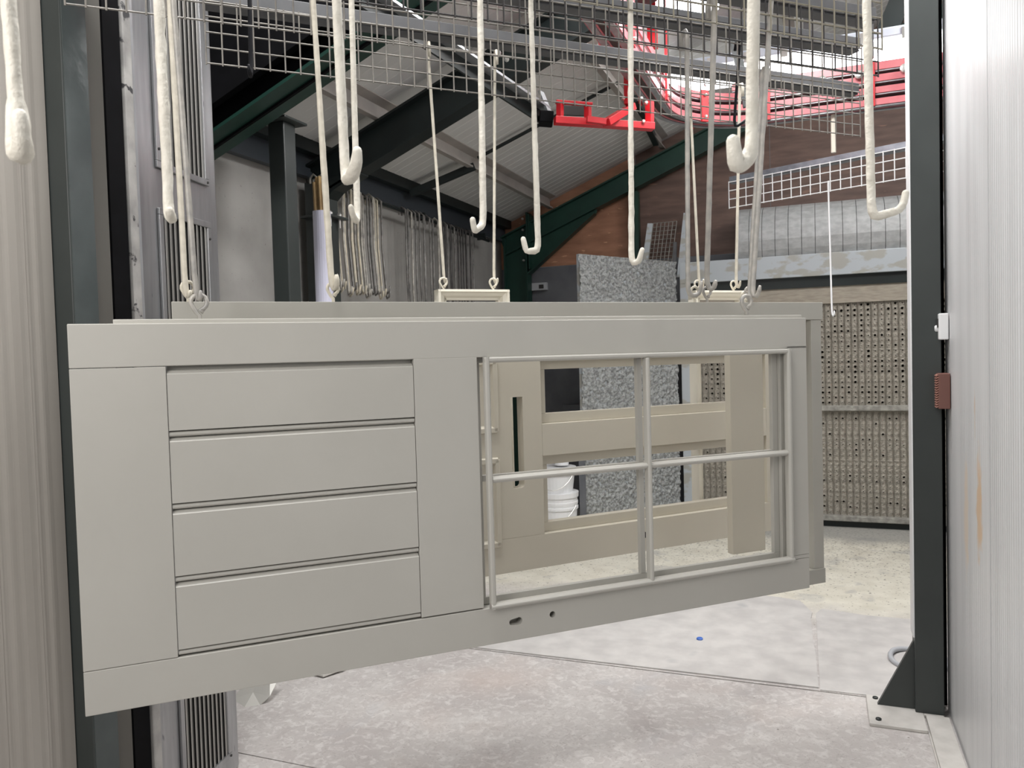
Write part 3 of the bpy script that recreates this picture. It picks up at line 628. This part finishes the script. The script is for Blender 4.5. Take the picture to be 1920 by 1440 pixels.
MRa, MRb = onZ(1368, 390, ZR), onZ(1790, 318, ZR)
MR = mesh_bar(MRa, MRb, ZR, 'white', 'barzinc', 'pale wire mesh load bar with a zinc top bar in front of the booth hood', rows=3, cell=.0567, wire=.0032, bar_up=.170, bar_h=.036)
hq = MR[0].lerp(MR[1], .0); mp_ = onp(1563, 283, MR[0], MR[3]); MB().tube([V((mp_.x, mp_.y, mp_.z-.01)), V((mp_.x, mp_.y, 2.90))], .014, 8).build('hanger', 'ivory', MR[4])
mm = onp(1553, 345, MR[0], MR[3]); bb = onp(1560, 592, MR[0], MR[3])
rod(mm, bb, .0055, 'white', 'bare white hook rod hanging alone from the pale mesh in front of the filters', [bb+V((.006, 0, -.012)), bb+V((.014, -.004, 0)), bb+V((.013, -.006, .03))], toploop=-V(MR[3])*.6, jit=.05)

# ================================================================== THICK PAINT-COATED HOOKS
def thick(label, pts, d0, r, m='crust', ztop=2.75, rtop=None, dz=None, jit=.22, topm=None, tip=1.0):
    """pts: pixel path of the visible rod, first near the frame top, then the bend and the tip; d0: distance; straight part carried up to ztop"""
    P = [onD(x, y, d0+(dz[i] if dz else 0)) for i, (x, y) in enumerate(pts)]
    d = P[0]-P[1]; up = P[1]+d*((ztop-P[1].z)/d.z) if d.z > 0 else P[0]
    body = smoothpts([up, P[1]], .02); n = len(body)
    hs = smoothpts(P[1:], .007)[1:]
    rs = [(rtop or r)*(1+0*(i)) if i < n*.6 else (rtop or r)+(r-(rtop or r))*min(1, (i-n*.6)/(n*.3)) for i in range(n)]+[r*(1.08-.28*i/len(hs)+(tip-1)*math.sin(math.pi*min(1, .15+.8*i/len(hs)))) for i in range(len(hs))]
    al = body+hs
    for _ in range(1): al = [al[0]]+[(al[i-1]+al[i]*2+al[i+1])/4 for i in range(1, len(al)-1)]+[al[-1]]
    d_ = (al[-1]-al[-2]).normalized(); al += [al[-1]+d_*r*.5, al[-1]+d_*r*.75]; rs += [rs[-1]*.75, rs[-1]*.3]
    o = MB().tube(al, rs, 12, jit=jit).build('paint_hook', m, smooth=True)
    return tag(o, label, 'hook')
thick('fat cream hook at the far left in front of the dusty cladding', [(16, 0), (30, 190), (35, 290), (44, 285), (38, 215)], .93, .0085, dz=[0, 0, .0, -.02, -.03], tip=1.5)
thick('lumpy cream hook hanging in front of the louvre vent', [(297, 0), (317, 402), (322, 412), (318, 396)], 1.32, .0085, dz=[0, 0, -.01, -.03], jit=.3)
thick('lumpy cream hook with a thick upturned tip, fourth thick hook from the left', [(631, 0), (648, 338), (660, 330), (668, 310), (670, 282)], 1.36, .0085, dz=[0, 0, -.03, -.045, -.05], jit=.2, tip=1.35)
thick('slim white hook right behind the fourth thick hook, small tip turned left', [(659, 0), (670, 405), (668, 415), (660, 400), (658, 388)], 1.95, .0082, rtop=.0072, dz=[0, 0, -.02, -.05, -.06], jit=.08)
thick('white-tipped hook at centre left with a long tip turned up to the left', [(900, 0), (906, 412), (905, 422), (890, 433), (886, 412)], 1.92, .0085, rtop=.0075, dz=[0, 0, 0, -.03, -.04])
thick('pale hook in front of the green column with its tip turned up to the left', [(995, 0), (1009, 462), (1007, 470), (986, 472), (981, 448)], 2.1, .0082, rtop=.007, dz=[0, 0, 0, -.01, -.01])
thick('grey-white hook with a pointed tip turned right in front of the speckled screen', [(1182, 0), (1184, 482), (1187, 494), (1198, 490), (1204, 468)], 2.12, .0078, rtop=.0075, dz=[0, 0, 0, -.01, -.02], m='crust')
thick('thickest cream hook at upper right, out of focus with a broad tip turned left', [(1413, 0), (1409, 280), (1400, 300), (1380, 311), (1374, 262)], 1.10, .0088, dz=[0, 0, 0, -.02, -.02], jit=.1, tip=1.4)
thick('large white hook beside the right post, its long arm turned up to the right', [(1625, 0), (1634, 398), (1640, 407), (1686, 394), (1696, 378), (1698, 362)], 1.55, .0083, dz=[0, 0, 0, .0, 0, 0], jit=.14)
# black hooks
rodfree((467, -60), 2.35, (471, 142), 2.35, .0065, 'black', 'black straight hook hanging at the left of the lowest mesh', [(470, 150, -.01), (466, 120, -.03)], jit=0, name='black_hook')
bk = [onD(x, y, 2.75) for x, y in ((1378, 95), (1380, 80), (1385, 76), (1387, 85), (1377, 225), (1379, 236), (1383, 236), (1398, 226))]
tag(MB().tube(smoothpts(bk, .02), .005, 8).build('black_hook', 'black', smooth=True), 'black J hook on the black mesh behind the thickest cream hook', 'hook')

# ================================================================== RED CONVEYOR TRACK
S = 1.1875
trk = thing('conveyor_track', 'red overhead conveyor track curving across the upper right', 'conveyor', (-.3, 5.0, 2.88))
def path(off):
    """centre line: along the booth, 90 degree bend, then towards the camera"""
    RAD = .56+off; cx_, cy_ = -.30, 5.17-.56
    pts = [(2.2, cy_+RAD)]+[(cx_+RAD*math.cos(a), cy_+RAD*math.sin(a)) for a in [math.pi/2+math.pi/2*k/16 for k in range(17)]]+[(cx_-RAD, 2.2)]
    return pts
def rail(off, z0, z1, wd, m, nm, lab=None):
    a = path(off-wd/2); b = path(off+wd/2)
    if z1 > 3.083: a = [a[0], (-.50, a[0][1])]; b = [b[0], (-.50, b[0][1])]
    n = len(a); vs_ = []
    for (p, q) in zip(a, b): vs_ += [(p[0], p[1], z0), (q[0], q[1], z0), (q[0], q[1], z1), (p[0], p[1], z1)]
    fs = [(4*i+k, 4*i+(k+1) % 4, 4*i+4+(k+1) % 4, 4*i+4+k) for i in range(n-1) for k in range(4)]+[(0, 1, 2, 3), tuple(4*(n-1)+k for k in (3, 2, 1, 0))]
    return MB().add(vs_, fs).build(nm, m, trk, label=lab)
for (z0, z1) in ((2.90, 2.945), (2.968, 3.012), (3.035, 3.082), (3.102, 3.155)):
    for off in (-.04, .04):
        rail(off, z0+.008, z1, .046, 'redpale', 'rail')
        rail(off, z0, z0+.008, .03, 'galv', 'rail_lip')
    rail(0, z0+.012, z1-.012, .04, 'trackdark', 'rail_core')
rail(0, 2.945, 2.968, .05, 'trackdark', 'rail_core'); rail(0, 3.012, 3.035, .05, 'trackdark', 'rail_core'); rail(0, 3.082, 3.102, .05, 'trackdark', 'rail_core')
def yoke(x, y, ang, hh=.30):
    d = V((math.cos(ang), math.sin(ang), 0)); n = V((-d.y, d.x, 0))
    for sgn in (-1, 1):
        p = V((x, y, 0))+n*sgn*.075; yk = MB().fbox(p, d, n, Z1, (-.025, -.006, 2.90), (.025, .006, 2.90+hh)).build('yoke_plate', 'red', trk)
        for zz in (2.93, 3.06, 3.12): MB().lathe(p+Z1*zz+n*sgn*.006, [(.011, 0), (.011, .006), (.007, .012)], 6, ax=n*sgn).build('bolt', 'bolt', yk)
yoke(-.30, 5.17, 0, .19); yoke(.28, 5.17, 0, .26); yoke(-.86, 4.45, math.pi/2, .62); yoke(-.70, 5.01, R(45), .19); yoke(-.86, 3.6, math.pi/2, .6)
for wx in (.02, .22, .46, .62, .80):
    MB().lathe(V((wx, 5.10, 3.09)), [(.024, 0), (.024, .02), (.012, .024)], 14, ax=V((0, -1, 0))).build('trolley_wheel', 'bolt', trk)
for hx, hy in ((-.86, 4.45), (.28, 5.17)):
    MB().bar((hx, hy, 3.2), (hx, hy, roofz(hx)-.11), .05, .05, up=(0, 1, 0)).build('hanger', 'red' if hx < 0 else 'bar', trk)
# drive/take-up frame (red) with black motor block and grey channel
FD = 4.05
def fd(x, y, d=FD): return onD(x, y, d)
tk = thing('takeup_frame', 'small red take-up frame with a rectangular window left of the track curve', 'conveyor frame', fd(1130, 243))
def rbar(a, b, wd, ht, m, nm, d=FD, d2=None): return MB().bar(fd(*a, d), fd(*b, d2 or d), wd, ht).build(nm, m, tk, bev=.002)
rbar((1040, 226), (1225, 238), .05, .035, 'red', 'bottom_bar', FD-.1, FD)
rbar((1050, 192), (1050, 222), .03, .026, 'red', 'upright', FD-.1); rbar((1102, 197), (1102, 228), .03, .026, 'red', 'upright', FD-.08)
rbar((1042, 191), (1110, 196), .04, .012, 'red', 'top_bar', FD-.1, FD-.08)
rbar((1046, 207), (1100, 209), .012, .05, 'ventdark', 'dark_back', FD-.02, FD-.0)
rbar((1100, 224), (1136, 229), .03, .03, 'red', 'tie', FD-.14, FD-.12); rbar((1136, 230), (1185, 200), .05, .035, 'red', 'diagonal', FD-.12, FD+.05)
rbar((1218, 190), (1218, 238), .035, .035, 'red', 'upright', FD); rbar((1176, 120), (1177, 196), .03, .04, 'red', 'upright', FD)
for q in ((1168, 136), (1168, 185), (1202, 186), (1211, 194), (1206, 229)): MB().lathe(fd(*q, FD-.03), [(.011, 0), (.011, .012), (.007, .02)], 8, ax=-FW).build('bolt', 'bolt', tk)
MB().bar(fd(1011, 222), fd(1037, 224), .10, .06).build('motor_block', 'mattblack', tk, bev=.006)
ga, gb = fd(1022, 205, 4.1), onD(690, -20, 3.1)
ch = thing('steel_channel', 'galvanised steel channel slanting down from the top to the red take-up frame', 'channel', ga)
MB().bar(ga, gb, .07, .012).build('flange', 'galv', ch); MB().bar(ga-Z1*.035-RT*.03, gb-Z1*.035-RT*.03, .012, .07).build('web', 'dark', ch)
MB().bar(fd(1014, 172, 4.08), fd(1030, 212, 4.06), .05, .012).build('end_plate', 'galv', ch)
for x_, y_ in ((925, 92), (935, 100), (950, 112)): MB().lathe(onD(x_, y_, 3.75), [(.012, 0), (.012, .01), (.008, .02)], 8, ax=-FW).build('bolt', 'bolt', ch)
tag(MB().bar(onD(1376, 70, 4.6), onD(1402, 200, 4.6), .03, .05).build('hanger_strut', 'dark'), 'dark slanted hanger strut behind the thickest cream hook', 'strut')

# ================================================================== BATTEN LAMPS
def lamp(a, b, Yp, label, hgt):
    A, B = onY(*a, Yp), onY(*b, Yp); z = (A.z+B.z)/2; A.z = B.z = z; x0, x1 = A.x, B.x
    t = thing('batten_lamp', label, 'lamp', V(((x0+x1)/2, Yp, z)))
    n = 10; pr_ = [(math.cos(a)*hgt*.55, -hgt*.1+math.sin(a)*hgt*.75) for a in [math.pi+math.pi*k/n for k in range(n+1)]]
    MB().extr(pr_, (x0, Yp, z), (x1-x0, 0, 0), Y1, Z1).build('diffuser', 'lamp', t, smooth=False)
    MB().lathe((x0, Yp, z-hgt*.3), [(hgt*.5, 0), (hgt*.42, .02), (hgt*.2, .045)], 14, ax=V((-1, 0, 0))).build('end_cap', 'lamp', t)
    MB().box((x0-.01, Yp-hgt*.62, z-hgt*.08), (x1, Yp+hgt*.62, z+hgt*.3)).build('housing', 'lampbody', t, bev=.01)
    k = x0+.25
    while k < x1: MB().box((k-.02, Yp-hgt*.66, z-hgt*.22), (k+.02, Yp-hgt*.62, z+hgt*.2)).build('clip', 'bolt', t); k += .24
    MB().box(((x0+x1)/2-.02, Yp-.02, z+hgt*.3), ((x0+x1)/2+.02, Yp+.02, roofz((x0+x1)/2)-.0)).build('hanger', 'bar', t)
lamp((1268, 140), (1790, 55), 5.7, 'long glowing batten lamp above the red conveyor rails at the right', .17)
lamp((1205, -2), (1345, -24), 4.6, 'glowing batten lamp cut off by the top edge of the photo', .15)

# ================================================================== SPRAY BOOTH
YF = 7.07
sb = thing('spray_booth', 'spray booth wall of pleated filters under a rounded hood', 'spray booth', (.2, YF, 0))
XL = -1.165; XR = 1.9
MB().box((XL, YF-.03, 2.10), (XR, YF+.03, 2.285)).build('header_channel', 'boothsteel', sb, bev=.004)
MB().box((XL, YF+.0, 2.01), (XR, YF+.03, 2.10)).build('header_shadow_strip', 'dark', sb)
MB().box((XL, YF+.012, 1.90), (XR, YF+.04, 2.01)).build('header_board', 'boothbeige', sb)
MB().box((XL, YF-.004, 1.868), (XR, YF+.03, 1.90)).build('header_lip', 'boothbeige', sb)
MB().box((XL, YF-.03, .972), (XR, YF+.03, 1.018)).build('middle_rail', 'boothrail', sb, bev=.006)
MB().box((XL, YF-.05, .055), (XR, YF+.03, .10)).build('bottom_rail', 'boothrail', sb, bev=.006)
MB().box((XL, YF, 0), (XR, YF+.06, .055)).build('plinth', 'dark', sb)
MB().box((XL, YF-.03, 0), (XL+.075, YF+.04, 2.10)).build('side_post', 'boothsteel', sb, bev=.004)
MB().box((XL+.05, YF+.09, .05), (XR, YF+.11, 2.0)).build('plenum_back', 'pleatdark', sb)
# pleats: each a folded strip with punched holes, sharing two meshes
PW = .0505; HR = .0115
def pleat_mesh(nrow, H, name, seed):
    rnd = random.Random(seed); mb = MB(); ch = H/nrow
    # cross-section: valley - face - ridge, the punched face is the flat middle
    for r in range(nrow):
        z0 = r*ch; hw = PW*.36
        yb = .0
        # side folds
        mb.add([(-PW/2, -.022, z0), (-hw, 0, z0), (-hw, 0, z0+ch), (-PW/2, -.022, z0+ch)], [(0, 1, 2, 3)])
        mb.add([(hw, 0, z0), (PW/2, -.022, z0), (PW/2, -.022, z0+ch), (hw, 0, z0+ch)], [(0, 1, 2, 3)])
        n = 8; R_ = HR*(rnd.choice((.28, .4, .55, .8, .95)) if 'upper' in name else rnd.choice((.12, .2, .2, .3, .3, .45, .8)))*rnd.uniform(.85, 1.1); cz_ = z0+ch/2
        ci = [(R_*math.cos(2*math.pi*k/n+.39), cz_+R_*math.sin(2*math.pi*k/n+.39)) for k in range(n)]
        sq = []
        for k in range(n):
            c_, s_ = math.cos(2*math.pi*k/n+.39), math.sin(2*math.pi*k/n+.39); sc_ = min(hw/max(abs(c_), 1e-6), ch/2/max(abs(s_), 1e-6)); sq.append((c_*sc_, cz_+s_*sc_))
        vs_ = [(a, 0, b) for a, b in sq]+[(a, -.004, b) for a, b in ci]+[(a*.9, .022, cz_+(b-cz_)*.9) for a, b in ci]
        fs = [(k, (k+1) % n, n+(k+1) % n, n+k) for k in range(n)]+[(n+k, n+(k+1) % n, 2*n+(k+1) % n, 2*n+k) for k in range(n)]
        # square corners
        mb.add(vs_, fs)
        for sx in (-1, 1):
            for sz in (-1, 1):
                pts_ = [p for p in sq if p[0]*sx > 0 and (p[1]-cz_)*sz > 0]
                if len(pts_) >= 2: mb.add([(pts_[0][0], 0, pts_[0][1]), (sx*hw, 0, cz_+sz*ch/2), (pts_[1][0], 0, pts_[1][1])], [(0, 1, 2)])
    for i, q in enumerate(mb.v): mb.v[i] = q+V((0, .004*noise.noise(V((q.x*40+seed, q.z*38, seed))), 0))
    return mb.mesh(name, 'pleat', V((0, 0, 0)))
pmU = [pleat_mesh(20, .85, 'pleat_upper', k) for k in range(6)]; pmL = [pleat_mesh(20, .872, 'pleat_lower', 9+k) for k in range(6)]
npl = 0; x = XL+.105
while x < 1.05:
    for me, zb in ((pmU[(npl*5+npl//6) % 6], 1.018), (pmL[(npl*5+npl//4) % 6], .10)):
        o = bpy.data.objects.new('pleat', me); COL.objects.link(o); o.parent = sb; o.location = V((x, YF+.018, zb))-V(sb.location)
    x += PW; npl += 1
# hood: rounded sheet made of strips with standing seams
HX0 = onY(1380, 420, YF).x
hp_ = []
for k in range(9):
    a = R(-28)+R(118)*k/8; hp_.append((YF+.30-.33*math.cos(a), 2.42+.335*math.sin(a)))
hp_ = [(YF-.0, 2.285)]+hp_[1:]
x = HX0; SW = .106
while x < 1.9:
    P_ = []; 
    for (yy, zz) in hp_: P_ += [(x+.002, yy, zz), (x+SW-.002, yy, zz)]
    mbh = MB().add(P_, [(2*i, 2*i+1, 2*i+3, 2*i+2) for i in range(len(hp_)-1)]); o = mbh.build('hood_strip', 'hood', sb, smooth=False)
    md = o.modifiers.new('solid', 'SOLIDIFY'); md.thickness = .012; md.offset = -1
    x += SW
mb = MB(); mb.add([(HX0, yy, zz) for yy, zz in hp_]+[(HX0, YF+.42, 2.285)], [tuple(range(len(hp_)+1))]); o = mb.build('hood_end', 'hood', sb)
mb = MB(); mb.extr([(yy+.012, zz-.012) for yy, zz in hp_]+[(YF+.40, 2.29)], (HX0+.004, 0, 0), (1.9-HX0, 0, 0), Y1, Z1); mb.build('hood_lining', 'ventdark', sb)
# overspray screen (wing) in front of the left end
SR = onY(1270, 490, 7.0); SR = V((-1.185, 6.98, 0)); ds = V((-math.sin(R(29.6)), -math.cos(R(29.6)), 0)); nsn = V((math.cos(R(29.6)), -math.sin(R(29.6)), 0))
SL = (onp(1091, 700, SR, nsn)-SR).dot(ds)
nu, nv_ = int(SL/.007), 320; vs_ = []; fs = []
for j in range(nv_+1):
    for i in range(nu+1):
        u = SL*i/nu; z = 2.29*j/nv_; p = SR+ds*u+Z1*z
        h = noise.noise(V((u*44, z*38, 1.3)))*.8+noise.noise(V((u*90, z*80, 4.)))*.4
        vs_.append(p+nsn*(.022*max(-.4, h)))
fs = [(j*(nu+1)+i, j*(nu+1)+i+1, (j+1)*(nu+1)+i+1, (j+1)*(nu+1)+i) for j in range(nv_) for i in range(nu)]
sc_ = thing('overspray_screen', 'tall steel screen crusted with grey overspray beside the filters', 'screen', SR+ds*SL/2)
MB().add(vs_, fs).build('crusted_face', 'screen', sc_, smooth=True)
MB().fbox(SR, ds, nsn, Z1, (0, -.03, 0), (SL, -.008, 2.29)).build('sheet', 'boothsteel', sc_)

# ================================================================== THINGS ALONG THE BACK WALL
def bucket(c, z0, h, r, nm_label, m='white'):
    t = thing('paint_bucket', nm_label, 'bucket', V((c[0], c[1], z0)))
    MB().lathe((c[0], c[1], z0), [(r*.86, 0), (r*.97, h*.72), (r*1.03, h*.72), (r*1.03, h*.76), (r*.99, h*.77), (r*1.02, h*.82), (r*1.02, h*.85), (r*.99, h*.86), (r*1.0, h*.98), (r*.95, h)], 32).build('body', m, t, smooth=False)
    MB().lathe((c[0], c[1], z0+h*.93), [(r*1.05, 0), (r*1.06, h*.08), (r*.9, h*.085)], 32).build('lid', m, t)
    ps = [V((c[0], c[1], z0+h*.8))+V((math.cos(a)*r*1.06, math.sin(a)*r*1.06-.01, -.12*math.sin((a+2.6)/2.4*math.pi)*(1))) for a in [-2.6+2.4*k/12 for k in range(13)]]
    MB().tube(ps, .0035, 6).build('handle', 'bolt', t)
bcx = onD(1046, 950, 6.1)
bucket((bcx.x, bcx.y), 0, .44, .155, 'white paint bucket with a wire handle on the floor left of the speckled screen')
bucket((bcx.x-.01, bcx.y), .445, .19, .15, 'low white paint tub stacked on the bucket left of the speckled screen')
MB().lathe((bcx.x+.04, bcx.y, .652), [(.055, 0), (.055, .12), (.05, .13)], 20).build('paint_tin', 'white'); tag(bpy.data.objects['paint_tin'], 'small white tin on top of the stacked buckets', 'tin')
px_ = onD(1088, 880, 6.05); pp = MB(); pp.fbox(V((px_.x, px_.y+.03, 0)), X1, Y1, Z1, (-.02, 0, 0), (.03, .012, .80)); tag(pp.build('grey_lath', 'greyboard'), 'grey lath standing between the buckets and the speckled screen', 'lath')
gb0 = onY(1056, 770, 7.3); gb1 = onY(1092, 755, 7.3)
tag(MB().box((gb0.x, 7.28, .0), (gb1.x+.1, YB, (gb0.z+gb1.z)/2+.02)).build('grey_carton', 'greyboard', bev=.004), 'grey box standing against the dark back wall left of the screen', 'box')
s0 = onY(1010, 538, YB); so = thing('wall_socket', 'small grey wall socket right of the green back column', 'socket', s0)
MB().box((s0.x-.075, YB-.02, s0.z-.035), (s0.x+.09, YB+.03, s0.z+.04)).build('plate', 'hose', so, bev=.004); MB().box((s0.x+.01, YB-.024, s0.z-.02), (s0.x+.06, YB-.02, s0.z+.02)).build('switch', 'ventdark', so)
# wire rack and boards leaning above the screen
rk0 = onY(1213, 482, 7.25); rk1 = onY(1252, 412, 7.25); rk = thing('wire_rack', 'small grey wire rack leaning against the plywood above the screen', 'rack', V(((rk0.x+rk1.x)/2, 7.25, 2.2)))
g = MB(); x0, x1, z0, z1 = rk0.x, rk1.x+.02, rk0.z-.12, rk1.z
for k in range(7): xx = x0+(x1-x0)*k/6; g.tube([(xx, 7.25, z0), (xx+.04, 7.38, z1)], .004, 5)
for k in range(12): t_ = k/11; g.tube([(x0+.04*t_, 7.25+.13*t_, z0+(z1-z0)*t_), (x1+.04*t_, 7.25+.13*t_, z0+(z1-z0)*t_)], .004, 5)
o = g.build('wire_grid', 'meshgrey', rk); o['kind'] = 'stuff'
MB().bar((x0-.03, 7.25, z0), (x0+.01, 7.39, z1), .05, .02, up=(0, 1, 0)).build('side_strip', 'boothsteel', rk)
MB().bar((x1+.03, 7.27, z0), (x1+.035, 7.30, z0+.24), .03, .03, up=(0, 1, 0)).build('clamp', 'bar', rk)
l0 = onY(1275, 500, 7.2); l1 = onY(1288, 400, 7.44); tag(MB().bar(V((l0.x, 7.2, l0.z-.1)), V((l1.x, 7.44, l1.z)), .06, .02, up=(0, 1, 0)).build('leaning_board', 'boothsteel'), 'narrow grey board leaning on the dark plywood right of the wire rack', 'board')

# ================================================================== BUNDLES OF HOOK RODS ON THE LEFT WALL
rk_l = thing('rod_rail', 'steel rail on the left wall carrying the two bundles of hook rods', 'rail', (-2.93, 5.3, 2.6))
MB().tube([(-2.93, 4.3, 2.63), (-2.93, 6.9, 2.60)], .012, 8).build('rail', 'dark', rk_l)
for yy in (4.4, 5.6, 6.8): MB().box((-3.0, yy-.01, 2.60), (-2.92, yy+.01, 2.66)).build('bracket', 'dark', rk_l)
wm = [mat('wall_rod_pale', (206, 202, 192), .5, .1, c2=(150, 146, 140), nscale=20), mat('wall_rod_grey', (150, 148, 144), .45, .3, c2=(110, 108, 106), nscale=20), mat('wall_rod_dark', (92, 90, 88), .5, .3, c2=(60, 58, 58), nscale=20), mat('wall_rod_cream', (222, 212, 190), .5, c2=(190, 184, 168), nscale=20)]
def wallrod(y, ztop, zbot, m, label, group, xo=0, tip=True):
    x0 = -2.90+xo; top = V((x0-.03, y, ztop)); pts = [V((-2.95, y+.002, ztop-.03)), V((-2.95, y, ztop)), V((-2.93+xo, y, ztop+.025)), V((x0, y, ztop)), V((x0-.0, y-.004, (ztop+zbot)/2)), V((x0+.02, y, zbot))]
    if tip: pts += [V((x0+.03, y-.01, zbot-.022)), V((x0+.055, y-.022, zbot-.012)), V((x0+.065, y-.026, zbot+.03))]
    tag(MB().tube(pts, .0072, 6).build('wall_hook_rod', wm[m], smooth=True), label, 'hook', group)
yA = onX(600, 480, -2.9).y; yA2 = onX(712, 480, -2.9).y
for k in range(26):
    yy = yA+(yA2-yA)*(k+random.uniform(-.3, .3))/25
    wallrod(yy, 2.64-(k/25)*.03, 1.97+random.uniform(-.03, .02), random.choice((0, 3, 0, 1, 3)) if k < 24 else 1, 'pale crusted hook rod in the left bundle on the concrete wall', 'left bundle of hook rods', xo=random.uniform(0, .05))
yB = onX(762, 480, -2.9).y; yB2 = onX(880, 480, -2.9).y
for k in range(26):
    if k in (7, 9): continue
    yy = yB+(yB2-yB)*(k+random.uniform(-.25, .25))/25
    wallrod(yy, 2.62-(k/25)*.02, 1.5+random.uniform(-.1, .1), (random.choice((1, 0, 1)) if k < 13 else random.choice((2, 2, 1))), 'steel hook rod in the right bundle on the concrete wall', 'right bundle of hook rods', xo=random.uniform(0, .04), tip=False)
# white plastic tube standing by the column
tx = onX(606, 480, -2.72)
tb_ = thing('plastic_roll', 'tall lilac-white plastic roll standing beside the pale rod bundle', 'roll', V((-2.72, tx.y, 0)))
zt = onX(604, 397, -2.72).z
MB().lathe((-2.72, tx.y, 0), [(.052, 0), (.052, zt), (.045, zt), (.045, zt-.05)], 24).build('sleeve', 'lilac', tb_, smooth=False)
for k in range(5): MB().tube([(-2.74+.012*k, tx.y-.02+.01*(k % 3), zt-.3), (-2.75+.012*k, tx.y-.02+.01*(k % 3), zt+.17+.03*(k % 2))], .011, 6).build('stick', mat('stick%d' % k, (190, 160, 112), .7, c2=(150, 124, 86), nscale=12), tb_)

# ================================================================== FLOOR ITEMS
# thin floor sheets laid on the slab
def sheet(pts, h, label, m='sheet', jag=None):
    o = MB(); o.extr(pts, (0, 0, .0005), (0, 0, h), X1, Y1); ob = o.build('floor_sheet', m, org=V((0, 0, 0))); return tag(ob, label, 'floor sheet', 'floor sheets')
a = onZ(1535, 1291, 0); b = onZ(1522, 1150, 0); e = onZ(1500, 1128, 0)
ed = [(a.x, a.y)]+[(a.x+(b.x-a.x)*t+random.uniform(-.012, .012)*(t > .45), a.y+(b.y-a.y)*t) for t in [k/10 for k in range(1, 11)]]+[(e.x, e.y)]
top = [(e.x-.12*k, e.y+.03*k*.6+random.uniform(-.02, .02)) for k in range(1, 9)]
sheet(ed+top+[(-1.95, 4.25), (-1.95, 3.637)], .006, 'pale protective floor sheet with a torn edge beyond the floor joint')
e2 = onZ(1530, 1142, 0)
sheet([(a.x+.006, 3.637), (1.2, 3.66), (1.2, 4.72), (e2.x+.25, 4.74), (e2.x+.03, 4.79), (b.x+.022, b.y)], .003, 'pale protective floor sheet beside the right post')
cpx = onZ(1312, 1199, .006); tag(MB().lathe(cpx-Z1*.002, [(.016, 0), (.017, .008), (.013, .012), (.009, .010)], 14).build('bottle_cap', 'bluecap'), 'small blue plastic cap lying on the floor', 'cap')
w1 = onZ(480, 1318, .0); fo = MB()
fo.add([w1+V(q) for q in ((-.13, .0, .001), (-.02, -.05, .0), (.03, -.01, .0), (.0, .10, .11), (-.07, .12, .12), (-.04, .03, .03), (.06, .02, .03), (.05, .12, .10))], [(0, 1, 5), (1, 2, 5), (2, 6, 5), (5, 6, 3), (6, 7, 3), (0, 5, 4), (5, 3, 4)])
o = tag(fo.build('crumpled_sheet', 'foil'), 'crumpled shiny white scrap on the floor behind the vented cabinet', 'scrap'); md = o.modifiers.new('solid', 'SOLIDIFY'); md.thickness = .004
w2 = onZ(600, 1266, .0); tag(MB().extr([(-.12, 0), (.04, -.03), (.10, .08), (-.05, .10)], w2+Z1*.012, Z1*.008, X1, Y1).build('card_scrap', 'foil'), 'flat pale card scrap on the floor just below the front door edge', 'scrap').rotation_euler = (R(4), 0, 0)
